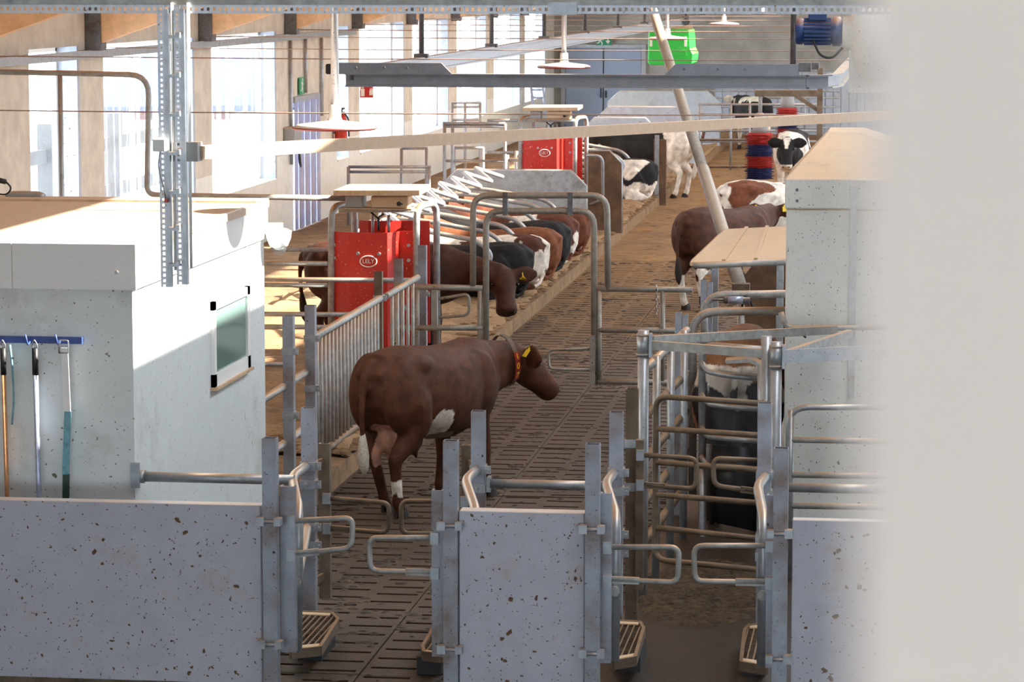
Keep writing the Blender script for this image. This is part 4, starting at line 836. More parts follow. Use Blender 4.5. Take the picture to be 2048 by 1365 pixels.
# cow brushes
def brush(label, px, py0, py1, Y, r, arm):
    a, c = AY(px, py0, Y), AY(px, py1, Y); t = thing('cow_brush', label, 'brush', (c.x, Y, c.z)); n = 4; h = (a.z-c.z)/n
    for k in range(n):
        def seg(b):
            for j in range(5):
                z = a.z-k*h-(j+.5)*h/5
                sg = 20; Pn = [V((a.x, Y, z+h/8)), V((a.x, Y, z-h/8))]; rr = []
                for q in range(sg): an = 2*PI*q/sg; rad = r*(1+.08*random.uniform(-1, 1))*(1.08 if q % 2 else .92)*(1-.0*j); rr.append(V((a.x+rad*math.cos(an), Y+rad*math.sin(an), z-.03*random.random()*h*4)))
                P_ = Pn+rr; b.add(P_, [(0, 2+q, 2+(q+1) % sg) for q in range(sg)]+[(1, 2+(q+1) % sg, 2+q) for q in range(sg)])
            b.lathe([(r*.82, -h/2), (r*.82, h/2)], (a.x, Y, a.z-(k+.5)*h), 18)
        part(t, 'bristles', 'brush_red' if k % 2 == 0 else 'brush_blue', seg)
    part(t, 'motor', 'grey_box', lambda b: (b.lathe([(.14, -.02), (.16, .1), (.12, .32), (.06, .4)], (a.x, Y, a.z), 14), b.tube([(a.x, Y, a.z+.35), (a.x, Y, a.z+arm)], .04, 0, 8))); return t, a
brush('nearer red and blue striped rotating cow brush', 1520, 266, 358, 60, .29, .86)
brush('farther red and blue striped rotating cow brush behind a rail', 1575, 216, 298, 66, .25, .5)
fb = AY(1575, 216, 66); t = thing('brush_bracket', 'steel arm and post carrying the farther cow brush', 'bracket', (fb.x+.7, 66, 0)); part(t, 'arm', 'galv', lambda b: b.beam(fb+V((-.1, 0, .5)), fb+V((.75, 0, .5)), .08, .1)); part(t, 'post', 'galv', lambda b: b.post(fb.x+.7, 66, 0, fb.z+.55, .1))
t = thing('brush_bracket', 'rusty brown bracket arm and post carrying the nearer cow brush', 'bracket', (AY(1640, 290, 60).x, 60, 0)); a, c = AY(1510, 187, 60), AY(1640, 187, 60)
part(t, 'arm', 'galv_dirty', lambda b: b.beam(a, c, .1, .12)); part(t, 'post', 'galv_dirty', lambda b: b.post(c.x, 60, 0, c.z+.5, .11)); part(t, 'brace', 'galv_dirty', lambda b: b.beam(AY(1590, 190, 60), AY(1638, 222, 60), .06, .08))
# ------------------------------------------------------------------ milking box beside the viewing side
XR = -.98; YW = 22.5
a = AY(1573, 357, YW); zt = a.z; hz = AY(1573, 418, YW).z
wb = thing('robot_cabinet', 'tall white dirty robot cabinet with a dusty sloping hood', 'cabinet', (a.x+.9, YW+1.4, 0))
part(wb, 'body', 'robot_white', lambda b: b.bb((a.x, YW+.02, .1), (a.x+1.9, 25.0, hz)), .01); up_ = part(wb, 'upper_casing', 'robot_white', lambda b: b.bb((a.x-.01, YW, hz), (a.x+1.9, 24.4, zt)), .01)
for py in (380, 402): c = AY(1594, py, YW-.005); part(up_, 'rivet', 'steel_dark', lambda b: b.lathe([(.012, -.005), (.012, .005)], c, 8, 'Y'))
h0, h1 = AY(1576, 352, YW+.05), AY(1640, 262, 23.6)
part(wb, 'hood', 'dustboard', lambda b: b.add([(a.x, YW+.05, zt), (a.x+1.5, YW+.05, zt), (a.x+1.5, 24.3, zt), (a.x, 24.3, zt), (a.x+.28, 23.4, h1.z), (a.x+.55, 23.3, h1.z), (a.x+.55, 24.2, h1.z), (a.x+.28, 24.2, h1.z)], [(0, 1, 5, 4), (1, 2, 6, 5), (2, 3, 7, 6), (3, 0, 4, 7), (4, 5, 6, 7), (0, 3, 2, 1)]))
part(wb, 'side_strip', 'galv', lambda b: b.box((AY(1706, 500, YW).x, YW-.01, 1.9), (.05, .02, 1.6)))
# dusty lid
l = [AY(1380, 532, 25.9), AY(1574, 524, 25.9), AY(1574, 459, 27.0), AY(1450, 465, 27.0)]
ld = thing('feed_bin_lid', 'dusty tan ribbed lid tilted over the milking box feeder', 'lid', (l[0].x+.5, 26.4, 1.75))
part(ld, 'sheet', 'dustboard', lambda b: b.prism(l, (0, 0, .03))); part(ld, 'rim', 'galv_dusty', lambda b: b.tube([l[1], l[0], l[3], l[2]], .03, .12, 10)); 
for f in (.35, .68): part(ld, 'rib', 'dustboard', lambda b: b.beam(l[0].lerp(l[1], f)+V((0, 0, .035)), l[3].lerp(l[2], f)+V((0, 0, .035)), .03, .02))
for px in (1430, 1560): part(ld, 'leg', 'galv', lambda b: b.post(AY(px, 560, 26.4).x, 26.4, 0, 1.83, .06))
bb2 = thing('splash_board', 'brown dirty splash board behind the feeder lid', 'panel', (AY(1535, 600, 28).x, 28, 0)); part(bb2, 'board', 'brown_wall', lambda b: b.prism([AY(1490, 700, 28), AY(1600, 700, 28), AY(1600, 530, 28), AY(1506, 530, 28), AY(1490, 550, 28)], (0, .04, 0))); [part(bb2, 'foot', 'galv_dirty', lambda b: b.bb((AY(x, 700, 28).x-.03, 28, 0), (AY(x, 700, 28).x+.03, 28.04, AY(1500, 690, 28).z))) for x in (1500, 1590)]
# feed auger pipe
u, w = AY(1306, 22, 34.0), AY(1482, 578, 27.4); fp = thing('feed_pipe', 'dusty diagonal feed pipe running down to the milking box', 'pipe', w)
mid = u.lerp(w, .62); part(fp, 'upper_pipe', 'pipe_grey', lambda b: b.tube([u, mid], .055, 0, 14)); part(fp, 'lower_pipe', 'pipe_grey', lambda b: b.tube([mid, w], .062, 0, 14)); part(fp, 'pipe_outlet', 'galv_dirty', lambda b: b.box(w, (.16, .14, .1))); part(fp, 'pipe_stay', 'galv', lambda b: b.tube([w, (w.x, w.y, 0)], .03, 0, 8)); part(fp, 'hanger_rod', 'galv', lambda b: b.tube([u, (u.x, u.y, rz(u.x))], .015, 0, 6))
# milking box frame, race and cow shield
mb = thing('milking_box', 'galvanised pipe milking box with a clear plastic rump shield', 'milking box', (-1.4, 24, 0))
for (px, py, Y, z0) in ((1362, 625, 23.5, 0), (1412, 560, 26.0, 0)):
    c = AY(px, py, Y); part(mb, 'post', 'galv_post', lambda b: (b.post(c.x-.02, Y, 0, c.z, .05), b.post(c.x+.035, Y+.01, 0, c.z-.02, .045)))
def mbp(name, pts, r=.03, m='galv', fr=.15): return part(mb, name, m, lambda b: b.tube([AY(*p) for p in pts], r, fr, 12))
mbp('arch_pipe', [(1385, 1000, 23.6), (1385, 624, 23.6), (1592, 622, 23.6)], .034, 'galv_dusty', .2); mbp('arch_pipe', [(1410, 700, 25.6), (1406, 590, 25.6), (1600, 588, 25.6)], .034, 'galv_dusty', .2)
mbp('arch_pipe', [(1404, 1085, 22.65), (1404, 690, 22.65), (1535, 700, 22.4)], .028, 'galv', .12)
for (y0, y1) in ((736, 758), (800, 820), (866, 884), (925, 940)): mbp('shield_rail', [(1402, y0-12, 22.6), (1414, y0+8, 22.55), (1460, y1-6, 22.4), (1525, y1, 22.4)], .022, 'galv', .06)
mbp('shield_bow', [(1404, 930, 22.6), (1404, 1085, 22.6), (1440, 1100, 22.55), (1530, 1108, 22.5)], .024, 'galv', .12)
def shield(y0, y1, name, m):
    xs_ = [1412, 1424, 1450, 1480, 1510, 1524]; Ys = [22.75, 22.62, 22.52, 22.5, 22.55, 22.7]
    def f(b):
        T_ = [AY(x, y0+(x-1412)*.1, Y) for x, Y in zip(xs_, Ys)]; B_ = [AY(x, y1+(x-1412)*.22, Y) for x, Y in zip(xs_, Ys)]
        Pn = T_+B_; Pn += [p+V((0, .012, 0)) for p in Pn]; n_ = len(xs_)
        b.add(Pn, [(i, i+1, n_+i+1, n_+i) for i in range(n_-1)]+[(2*n_+i, 3*n_+i, 3*n_+i+1, 2*n_+i+1) for i in range(n_-1)]+[(i, 2*n_+i, 2*n_+i+1, i+1) for i in range(n_-1)]+[(n_+i, n_+i+1, 3*n_+i+1, 3*n_+i) for i in range(n_-1)]+[(0, n_, 3*n_, 2*n_), (n_-1, 3*n_-1, 4*n_-1, 2*n_-1)], True)
    part(mb, name, m, f)
shield(738, 895, 'clear_shield', 'clear_plastic'); shield(888, 1042, 'rubber_flap', 'rubber')
c = AY(1470, 720, 22.3); part(mb, 'seat_plate', 'galv_dusty', lambda b: b.prism([AY(1450, 722, 22.2), AY(1500, 718, 22.2), AY(1535, 735, 22.2), AY(1530, 740, 22.2), AY(1498, 726, 22.2), AY(1452, 728, 22.2)], (0, .2, 0))); mbp('seat_leg', [(1524, 730, 22.2), (1524, 900, 22.2)], .035, 'galv_clean', 0)
cyl = part(mb, 'air_cylinder', 'steel_dark', lambda b: (b.tube([AY(1448, 600, 25.2), AY(1500, 602, 25.2)], .03, 0, 10), b.tube([AY(1425, 600, 25.2), AY(1448, 600, 25.2)], .01, 0, 8))); part(cyl, 'cylinder_barrel', 'alu', lambda b: b.tube([AY(1456, 600, 25.19), AY(1486, 601, 25.19)], .032, 0, 10))
part(mb, 'sensor_cable', 'cable', lambda b: b.tube([AY(1484, 615, 25.3), AY(1490, 590, 25.3), AY(1500, 600, 25.3), AY(1507, 618, 25.3)], .01, .05, 6))
rc = thing('race_fence', 'dusty pipe race leading to the milking box', 'fence', (-1.75, 21.3, 0))
for z in (1.55, 1.22, .92, .62, .34): part(rc, 'rail', 'galv_dirty' if z < 1.5 else 'galv_dusty', lambda b: b.tube([(-1.80, 20.3, z), (-1.68, 22.9, z)], .03, 0, 10))
for y in (20.9, 21.7, 22.5): part(rc, 'upright', 'galv', lambda b: b.tube([(-1.80+.12*(y-20.3)/2.6+.03, y, 0), (-1.80+.12*(y-20.3)/2.6+.03, y, 1.6)], .028, 0, 10))
def mast(label, px, top, Y, dbl=False):
    c = AY(px, top, Y); t = thing('round_post', label, 'post', (c.x, Y, 0)); part(t, 'tube', 'galv_clean', lambda b: b.tube([(c.x, Y, 0), (c.x, Y, c.z)], .038, 0, 14))
    part(t, 'sleeve', 'galv', lambda b: (b.tube([(c.x, Y, c.z-.18), (c.x, Y, c.z-.02)], .046, 0, 14), b.box((c.x+.05, Y, c.z-.1), (.02, .07, .16))))
    part(t, 'u_bolt', 'galv_dusty', lambda b: [b.lathe([(.05, -.006), (.05, .006)], (c.x, Y, c.z-zz), 14) for zz in (.03, .165)])
    if dbl: part(t, 'second_tube', 'galv_clean', lambda b: b.tube([(c.x-.07, Y+.06, 0), (c.x-.07, Y+.06, c.z+.03)], .036, 0, 14))
    return c
m1 = mast('round galvanised post with sleeve at the muddy passage side', 1287, 661, 20.3); m2 = mast('double round galvanised post before the white robot cabinet', 1553, 684, 20.1, True)
bf = thing('overhead_bars', 'dusty flat bars forming a V above the milking box gate', 'bar', (-1.3, 20.4, 1.8))
for (p, q_) in ((m1+V((.05, 0, -.10)), m2+V((-.1, 0, -.08))), (m1+V((.05, .02, -.07)), AY(1670, 660, 22.3)), (m2+V((.04, .02, -.1)), AY(1700, 668, 21.6))): part(bf, 'bar', 'galv_dusty', lambda b: b.beam(p, q_, .045, .06))
part(bf, 'bar', 'galv_clean', lambda b: b.beam(m2+V((.04, 0, -.1)), AY(1800, 702, 20.0), .04, .09))
gt = thing('rail_gate', 'muddy six rail pipe gate closing the milking box', 'gate', (-1.3, 20.2, .2))
def gp(px, py): return AY(px, py, 20.25-.35*(px-1310)/220)
part(gt, 'hoop_frame', 'galv_dirty', lambda b: b.tube([gp(1535, 808), gp(1312, 793), gp(1310, 1120), gp(1535, 1142)], .02, .09, 10))
for (y0, y1) in ((858, 872), (925, 942), (990, 1008), (1056, 1080)): part(gt, 'rail', 'galv_dirty', lambda b: b.tube([gp(1312, y0), gp(1535, y1)], .02, 0, 10))
part(gt, 'upright', 'galv_dirty', lambda b: b.tube([gp(1535, 805), gp(1535, 1145)], .022, 0, 10)); part(gt, 'foot', 'galv_dirty', lambda b: b.tube([gp(1535, 1140), gp(1535, 1140)*V((1, 1, 0))], .02, 0, 8))
wg = thing('side_gate', 'grey bent pipe gate before the white robot cabinet', 'gate', (-.6, 21, .2))
part(wg, 'frame', 'galv', lambda b: b.tube([AY(1578, 1030, 21), AY(1577, 815, 21), AY(1800, 815, 21)], .022, .14, 10))
for y in (880, 950, 1012): part(wg, 'rail', 'galv_dusty', lambda b: b.tube([AY(1578, y, 21), AY(1800, y+4, 21)], .022, 0, 10))
[part(wg, 'leg', 'galv', lambda b: b.tube([(AY(x, 1000, 21).x, 21, 0), (AY(x, 1000, 21).x, 21, AY(x, 820, 21).z)], .024, 0, 8)) for x in (1580, 1795)]
hs = thing('air_hose', 'dusty wrapped hose and cable tray at the robot cabinet corner', 'hose', AY(1572, 650, 22.4)); part(hs, 'hose', 'galv_dusty', lambda b: b.tube([AY(1562, 625, 22.4), AY(1572, 655, 22.4), AY(1600, 657, 22.4), AY(1790, 655, 22.4)], .022, .05, 8)); part(hs, 'cable', 'hose_green', lambda b: b.tube([AY(1576, 662, 22.35), AY(1600, 666, 22.35), AY(1612, 676, 22.35)], .008, .05, 6))
# ------------------------------------------------------------------ overhead: perforated rail and hanging struts
YP = 14.0
def perforated(b, p, q, w, th, n, hole=.5, face='Y'):   # strip with slots, in plane Y=const, along p->q
    p, q = V(p), V(q); d = (q-p); L_ = d.length; d.normalize(); u = V((0, 1, 0)).cross(d).normalized(); e = w*.30; pit = L_/n
    def quadbox(s0, s1, a0, a1): b.prism([p+d*s0+u*a0, p+d*s1+u*a0, p+d*s1+u*a1, p+d*s0+u*a1], (0, th, 0))
    quadbox(0, L_, -w/2, -w/2+e); quadbox(0, L_, w/2-e, w/2)
    for k in range(n): quadbox(k*pit, k*pit+pit*(1-hole), -w/2+e, w/2-e)
rl, rr = AY(-40, 24, YP), AY(1780, 13, YP); zr = (rl.z+rr.z)/2
pr1 = thing('perforated_rail', 'long galvanised perforated rail spanning under the roof', 'rail', ((rl.x+rr.x)/2, YP, zr))
part(pr1, 'perforated_face', 'galv_clean', lambda b: perforated(b, (rl.x, YP, zr-.0), (rr.x, YP, zr), .041, .003, 150)); part(pr1, 'top_flange', 'galv_dusty', lambda b: (b.bb((rl.x, YP, zr+.02), (rr.x, YP+.08, zr+.045))))
part(pr1, 'splice_plate', 'galv', lambda b: b.bb((AY(1096, 18, YP).x, YP-.006, zr-.025), (AY(1154, 18, YP).x, YP, zr+.035)))
tb = thing('conduit', 'pale plastic conduit strapped along the top of the perforated rail', 'pipe', (rl.x+1, YP+.04, zr+.06))
for k in range(26):
    x = rl.x+.165*k
    if x < rr.x: part(tb, 'conduit_section', 'pvc_pipe', lambda b: b.tube([(x, YP+.04, zr+.062), (x+.15, YP+.04, zr+.062)], .017, 0, 10))
part(tb, 'cable_core', 'cable', lambda b: b.tube([(rl.x, YP+.04, zr+.06), (rr.x, YP+.04, zr+.06)], .009, 0, 6))
for x in (-3.2, -1.4): part(pr1, 'hanger_rod', 'galv', lambda b: b.tube([(x, YP+.07, zr+.03), (x, YP+.07, rz(x))], .008, 0, 6))
for (px, pbot, lab, junction) in ((322, 575, 'perforated steel strut with a white junction box hanging from the rail', True), (354, 570, 'perforated steel strut carrying clamped conduits', False)):
    a = AY(px, 26, YP-.03); c = AY(px+6, pbot, YP-.03); t = thing('hanging_strut', lab, 'strut', (a.x, YP, c.z)); a.x = c.x = (a.x+c.x)/2
    part(t, 'perforated_face', 'galv_clean', lambda b: perforated(b, (a.x, YP-.03, zr+.02), (a.x, YP-.03, c.z), .03, .003, 52)); part(t, 'channel_side', 'galv', lambda b: (b.bb((a.x+.015, YP-.03, c.z), (a.x+.035, YP+.01, zr)), b.bb((a.x-.017, YP-.03, c.z), (a.x-.014, YP+.01, zr))))
    part(t, 'conduit', 'white', lambda b: b.tube([(a.x+.05, YP-.01, zr+.03), (a.x+.05, YP-.01, c.z+.08)], .008, 0, 8))
    if junction:
        j = AY(320, 290, YP-.06); bx_ = part(t, 'junction_box', 'white', lambda b: b.box(j, (.062, .05, .062)), .004); part(bx_, 'thin_cable', 'cable', lambda b: b.tube([j+V((0, 0, -.03)), j+V((-.012, 0, -.1)), j+V((.02, 0, -.22)), j+V((.025, 0, -.26))], .003, .03, 5)); part(bx_, 'red_connector', 'red', lambda b: b.box(j+V((.027, 0, -.265)), (.016, .016, .02)))
    else:
        for py in (73, 152, 230, 307, 385, 458, 530): k = AY(349, py, YP-.05); part(t, 'conduit_clamp', 'galv', lambda b: (b.box(k, (.05, .04, .016)), b.box(k+V((.02, -.01, .008)), (.02, .03, .024))))
# solid strip standing in for a reflection in glass
u, w = AY(398, 305, 14.05), AY(1790, 230, 20.8); t = thing('reflection_streak', 'long pale strip standing in for a glass reflection at the hanging strut', 'streak', u)
part(t, 'streak', 'streak', lambda b: b.beam(u, w, .05, .062)); part(t, 'end_plate', 'grey_box', lambda b: b.box(u+V((-.05, -.02, .005)), (.12, .10, .09)))
# ------------------------------------------------------------------ overhead: feeder monorail
YM = 26.0
def ibeam(b, p, q, h, wf=.09, tf=.012):
    p, q = V(p), V(q); up = V((0, 0, 1))
    b.beam(p+up*(h/2), q+up*(h/2), wf, tf); b.beam(p-up*(h/2), q-up*(h/2), wf, tf); b.beam(p, q, .012, h)
a, c = AY(692, 162, YM), AY(1612, 162, YM); zm = (a.z+c.z)/2
mr = thing('monorail_beam', 'grey steel feeder rail crossing the barn and bending toward the end wall', 'rail', ((a.x+c.x)/2, YM, zm)); hh = .105
part(mr, 'rail', 'steel_rail', lambda b: ibeam(b, (a.x, YM, zm), (c.x, YM, zm), hh)); 
bend = [V((c.x, YM, zm)), V((c.x+.18, YM+.15, zm)), V((c.x+.26, YM+.6, zm)), V((c.x+.28, YM+8, zm))]
part(mr, 'bent_rail', 'steel_rail', lambda b: [ibeam(b, bend[i], bend[i+1], hh) for i in range(3)])
for (p0_, p1_, cut) in ((678, 905, 1), (1328, 1598, -1)):
    q0, q1 = AY(p0_, 140, YM-.05), AY(p1_, 140, YM-.05); zb_ = zm+hh/2; zt_ = zb_+.10
    poly = [(q0.x, YM-.05, zb_), (q1.x, YM-.05, zb_), (q1.x-(.1 if cut > 0 else 0), YM-.05, zt_), (q0.x+(.1 if cut < 0 else 0), YM-.05, zt_)]
    part(mr, 'side_plate', 'steel_rail', lambda b: b.prism(poly, (0, .02, 0))); part(mr, 'plate_bolt', 'steel_dark', lambda b: [b.lathe([(.012, -.008), (.012, .008)], (q0.x+(q1.x-q0.x)*f, YM-.055, zb_+.055), 8, 'Y') for f in (.15, .4, .6)])
e = AY(662, 138, YM); part(mr, 'end_stop', 'black', lambda b: b.box(e+V((0, 0, 0)), (.08, .1, .09)), .01); e2 = AY(1610, 134, YM); part(mr, 'limit_switch', 'steel_dark', lambda b: (b.box(e2, (.10, .12, .08)), b.box(e2+V((.09, 0, .01)), (.06, .1, .06))))
for px in (1586, ): q0 = AY(px, 130, YM); part(mr, 'hanger_rod', 'steel_dark', lambda b: b.tube([(q0.x, YM, zm+.1), (q0.x, YM, rz(q0.x))], .025, 0, 8))
q0 = AY(760, 130, YM); part(mr, 'hanger_rod', 'steel_dark', lambda b: b.tube([(a.x+.05, YM, zm), (a.x+.05, YM, zm+.12)], .025, 0, 8))
XM = -5.55; zl = 3.28
ml = thing('monorail_beam', 'white steel feeder rail running the length of the barn', 'rail', (XM, 55, zl)); part(ml, 'rail', 'galv_clean', lambda b: ibeam(b, (XM, 31.5, zl), (XM, 84.4, zl), .15, .1, .02))
for k in range(9): y = 34+5.8*k; part(ml, 'hanger_rod', 'steel_dark', lambda b: (b.tube([(XM, y, zl+.08), (XM, y, rz(XM))], .03, 0, 8), b.box((XM, y, zl+.1), (.16, .12, .05))))
gf = AY(1345, 90, 73.5); fd = thing('feed_wagon', 'bright green feed wagon hanging from the long rail', 'feeder', (gf.x, 73.5, gf.z-.5)); z0, z1 = AY(1345, 129, 73.5).z, min(AY(1345, 53, 73.5).z, zl-.085-.075); xl, xr = AY(1299, 90, 73.5).x, AY(1388, 90, 73.5).x
hz2 = (z1-z0)
part(fd, 'body', 'green', lambda b: b.prism([(xl, 73, z0+.05), (xl+.06, 73, z0), (xr-.06, 73, z0), (xr, 73, z0+.05), (xr+.02, 73, z0+hz2*.3), (xr-.05, 73, z0+hz2*.45), (xr-.08, 73, z1-.05), (xr-.15, 73, z1), (xl+.08, 73, z1), (xl+.02, 73, z1-.06)], (0, 1.8, 0)), .02)
part(fd, 'dust_top', 'dustboard', lambda b: b.bb((xl+.05, 73.05, z1), (xr-.12, 74.7, z1+.06))); part(fd, 'light_strip', 'white', lambda b: (b.bb((xl+.05, 72.98, z0+.45), (xl+.11, 73.0, z1-.2)), b.bb((xr-.2, 72.98, z0+.45), (xr-.14, 73.0, z1-.2))))
part(fd, 'body_rib', 'green', lambda b: (b.beam((xl+.15, 72.98, z0+.25), (xr-.15, 72.98, z0+.25), .03, .05), b.beam((xl+.15, 72.98, z0+.3), (xl+.35, 72.98, z0+.42), .03, .04), b.beam((xr-.15, 72.98, z0+.3), (xr-.35, 72.98, z0+.42), .03, .04)))
part(fd, 'trolley', 'steel_dark', lambda b: (b.bb((XM-.12, 73.3, z1), (XM+.12, 73.5, zl+.05)), b.lathe([(.09, -.05), (.09, .05)], (XM+.1, 73.4, zl), 12, 'Y'), b.lathe([(.09, -.05), (.09, .05)], (XM-.1, 73.4, zl), 12, 'Y')))
# blue gear motor and white housing
YB2 = 21.5
mo = thing('gear_motor', 'blue dusty electric gear motor mounted on the white auger housing', 'motor', AY(1635, 62, YB2)); q0, q1, qm = AY(1590, 63, YB2), AY(1680, 60, YB2), AY(1640, 62, YB2)
part(mo, 'motor_body', 'blue_motor', lambda b: b.lathe([(.07, 0), (.09, .01), (.094, .05), (.086, .06), (.086, .26), (.105, .27), (.105, .32), (.07, .34)], (q0.x, YB2, q0.z), 24, 'X'))
part(mo, 'cooling_fin', 'blue_motor', lambda b: [b.box((q0.x+.16, YB2+.09*math.cos(k*PI/10), q0.z+.09*math.sin(k*PI/10)), (.19, .012 if k % 5 else .02, .012), ) for k in range(20)])
part(mo, 'fan_grille', 'galv', lambda b: [b.bb((q0.x-.004, YB2-.05, q0.z-.045+.018*k), (q0.x, YB2+.05, q0.z-.038+.018*k)) for k in range(6)])
part(mo, 'terminal_box', 'blue_motor', lambda b: b.box((q0.x+.16, YB2-.02, q0.z+.11), (.13, .11, .07)), .008)
part(mo, 'cable', 'cable', lambda b: b.tube([(q0.x+.13, YB2-.08, q0.z-.06), AY(1640, 112, YB2-.1), AY(1665, 118, YB2-.1), AY(1685, 95, YB2-.1)], .009, .08, 8))
ho = thing('auger_housing', 'white rounded auger housing at the roof beside the jamb', 'housing', AY(1740, 60, YB2)); part(ho, 'casing', 'robot_white', lambda b: b.lathe([(.05, 0), (.12, .01), (.12, .06), (.30, .12), (.34, .2), (.34, .8), (.2, .86)], (q0.x+.33, YB2, q0.z-.02), 24, 'X')); part(ho, 'outlet_chute', 'robot_white', lambda b: b.bb(AY(1698, 100, YB2-.1), AY(1800, 182, YB2+.3))); part(ho, 'hanger', 'galv', lambda b: b.tube([(q0.x+.7, YB2, q0.z+.3), (q0.x+.7, YB2, 7.5)], .02, 0, 8))
# disc lamps
def lamp(label, px, py, Y):
    c = AY(px, py, Y); t = thing('disc_lamp', label, 'lamp', c)
    part(t, 'disc', 'lamp', lambda b: b.lathe([(.0, -.012), (.29, -.008), (.30, .004), (.26, .02), (.07, .045), (.04, .05), (.0, .05)], c, 40)); part(t, 'rim', 'lamp_rim', lambda b: b.lathe([(.286, -.02), (.303, -.012), (.303, -.002), (.29, -.004)], c, 40)); part(t, 'stem', 'galv_clean', lambda b: b.tube([c+V((0, 0, .12)), V((c.x, c.y, rz(c.x)))], .028, 0, 10)); part(t, 'socket', 'white', lambda b: b.lathe([(.06, .04), (.045, .07), (.045, .15), (.03, .16)], c, 14))
lamp('white disc lamp on a thick stem before the left windows', 670, 254, 21); lamp('disc lamp hanging above the crossing feeder rail', 1128, 133, 34); lamp('disc lamp hanging in front of the green feed wagon', 1335, 77, 47.5)
lamp('small far disc lamp between the green wagon and the blue motor', 1448, 48, 60); lamp('farthest disc lamp just under the perforated rail', 1526, 27, 72)
# wires across the barn
for k, (py, Y) in enumerate(((113, 30.6), (221, 24), (95, 36.35), (72, 42.15), (58, 48.6), (47, 54.0), (36, 59.8), (28, 65.9))):
    z = AY(900, py+2, Y).z; t = tag(part(None, 'overhead_wire', 'wire', lambda b: b.tube([(-9.99, Y, z), (-6, Y, z-.02), (-2, Y, z-.02), (2.2, Y, z)], .006 if Y < 40 else .008, 0, 6)), 'thin taut wire strung across the barn under the roof', 'wire', 'wires across the barn')
# milk pipe behind the cabin
t = thing('milk_pipe', 'dusty bent steel pipe passing behind the cabin to the red robot', 'pipe', AY(297, 300, 31)); part(t, 'pipe', 'galv_dusty', lambda b: b.tube([AY(-45, 143, 31), AY(298, 150, 31), AY(294, 389, 31), AY(330, 391, 31), AY(694, 397, 31)], .030, .22, 12)); part(t, 'stay', 'galv', lambda b: b.tube([AY(120, 148, 31), V((AY(120, 148, 31).x, 31, 0))], .025, 0, 8))
t = thing('roof_handle', 'grey arched handle standing on the cabin roof', 'handle', AY(50, 400, 22.0)); part(t, 'arch', 'galv', lambda b: b.tube([V((AY(14, 405, 22.0).x, 22.0, CZ+.04)), AY(24, 390, 22.0), AY(75, 390, 22.0), V((AY(88, 405, 22.0).x, 22.0, CZ+.04))], .03, .06, 8))
t = thing('power_plug', 'black plug and looping cable over the cabin roof', 'cable', AY(10, 370, 21.6)); part(t, 'plug', 'black', lambda b: b.tube([AY(-14, 358, 21.6), AY(12, 364, 21.6)], .02, 0, 8)); part(t, 'cord', 'cable', lambda b: b.tube([AY(12, 364, 21.6), AY(24, 376, 21.6), AY(14, 390, 21.6), AY(-8, 388, 21.6)], .007, .05, 6))
# wall pipes, signs, extinguisher
for (px, y0, y1, lb) in ((581, 76, 330, 'tall conduit running down the concrete wall beside the strip curtain'), (611, 72, 186, 'short conduit above the strip curtain'), (643, 72, 232, 'conduit between the exit sign and the fire sign')):
    p, q_ = AX(px, y0, WX+.04), AX(px, y1, WX+.04); p.z = min(p.z, 3.30); t = tag(part(None, 'wall_conduit', 'galv', lambda b: b.tube([p, (p.x, p.y, q_.z)], .03, 0, 8)), lb, 'pipe')
p = AX(585, 275, WX+.1); t = thing('switch_box', 'grey switch box on the wall beside the strip curtain', 'box', p); part(t, 'case', 'grey_box', lambda b: b.box(p, (.2, .5, .35)), .02); part(t, 'cable_coil', 'cable', lambda b: b.tube([p+V((.1, 0, -.17)), p+V((.12, -.08, -.4)), p+V((.12, .1, -.5)), p+V((.1, .05, -.2))], .012, .06, 6))
def sign_wall(label, px, py, w, h, m, pict, face):
    if face == 'X': p = AX(px, py, WX+.03); R = Matrix(((0, 0, 1), (1, 0, 0), (0, 1, 0)))
    else: p = AY(px, py, face); R = RFRONT
    t = thing('wall_sign', label, 'sign', p); part(t, 'plate', m, lambda b: b.box(p, (w, h, .02), R))
    stuff(part(t, 'pictogram', 'print_white', lambda b: [b.prism([p+R @ V((x, y, .011)) for (x, y) in poly], (R @ V((0, 0, .003)))) for poly in pict]))
def bar(x0, y0, x1, y1, w): d = V((x1-x0, y1-y0)).normalized()*w/2; return [(x0-d.y, y0+d.x), (x0+d.y, y0-d.x), (x1+d.y, y1-d.x), (x1-d.y, y1+d.x)]
def disc(x, y, r): return [(x+r*math.cos(k*PI/5), y+r*math.sin(k*PI/5)) for k in range(10)]
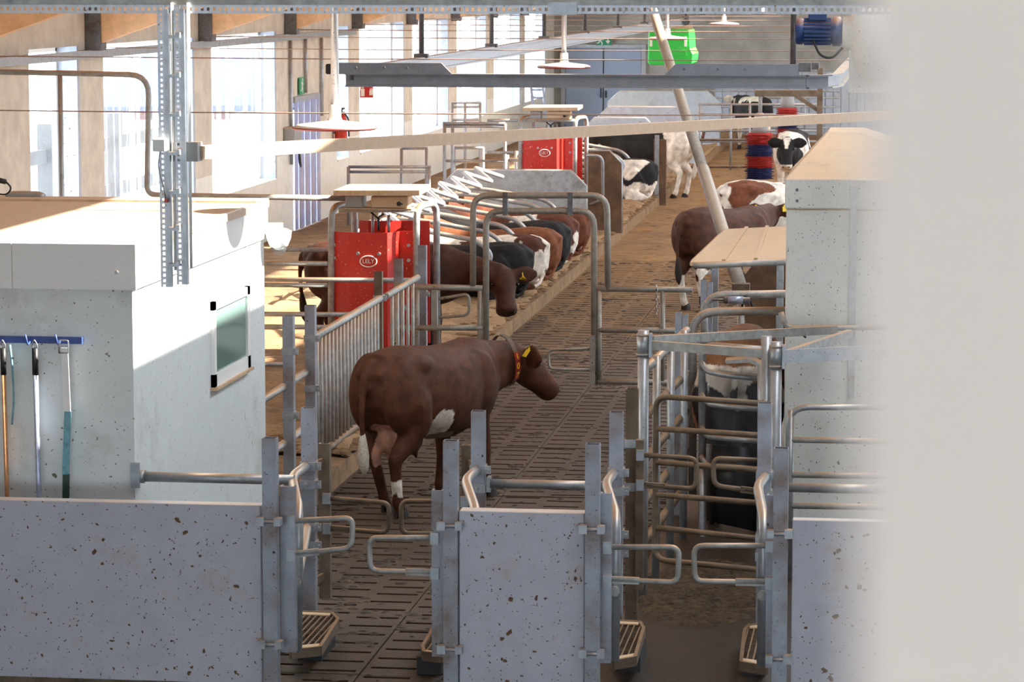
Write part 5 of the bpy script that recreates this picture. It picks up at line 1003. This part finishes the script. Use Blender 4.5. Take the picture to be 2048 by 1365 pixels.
man = lambda ox, s_: [disc(ox+.04*s_, .13*s_, .035*s_), bar(ox+.02*s_, .09*s_, ox-.02*s_, -.02*s_, .07*s_), bar(ox-.02*s_, -.01*s_, ox+.06*s_, -.07*s_, .035*s_), bar(ox+.06*s_, -.07*s_, ox+.05*s_, -.15*s_, .03*s_), bar(ox-.02*s_, -.01*s_, ox-.07*s_, -.09*s_, .035*s_), bar(ox-.07*s_, -.09*s_, ox-.13*s_, -.09*s_, .03*s_), bar(ox+.02*s_, .07*s_, ox+.1*s_, .02*s_, .028*s_), bar(ox, .08*s_, ox-.09*s_, .06*s_, .028*s_)]
sign_wall('green emergency exit sign with running figure and arrow above the double door', 1208, 81, .42, .26, 'sign_green', man(-.1, .8)+[bar(.11, .09, .11, -.03, .04), [(.04, -.01), (.18, -.01), (.11, -.09)]], 84.3)
sign_wall('small green exit sign above the strip curtain door', 603, 172, .4, .28, 'sign_green', man(0, .8), 'X')
fl_ = [[(.08, -.1), (.16, -.1), (.19, 0), (.15, .12), (.13, .03), (.11, .1), (.08, .0)], bar(-.1, -.13, -.1, .07, .1), bar(-.1, .08, -.1, .13, .05), bar(-.16, .13, -.05, .14, .025), bar(-.16, .12, -.18, .02, .02)]
sign_wall('red fire extinguisher sign standing out from the wall', 733, 183, .25, .23, 'sign_red', [[(x*.68, y*.68) for (x, y) in q] for q in fl_], 54.25)
p = AX(682, 262, WX+.14); t = thing('fire_extinguisher', 'red fire extinguisher hung on the wall behind the disc lamp', 'extinguisher', p); part(t, 'cylinder', 'red', lambda b: b.lathe([(.08, -.28), (.11, -.26), (.11, .2), (.07, .28), (.03, .31)], p, 16)); part(t, 'valve', 'black', lambda b: (b.box(p+V((0, 0, .34)), (.05, .05, .08)), b.box(p+V((.04, .0, .39)), (.03, .16, .03)))); part(t, 'hose', 'black', lambda b: b.tube([p+V((.04, .02, .33)), p+V((.12, .1, .2)), p+V((.12, .1, -.1))], .015, .06, 6)); part(t, 'wall_bracket', 'steel_dark', lambda b: b.bb(p+V((-.14, -.04, -.05)), p+V((-.1, .04, .05))))
for o in bpy.data.objects:
    if '_w' in o: del o['_w']
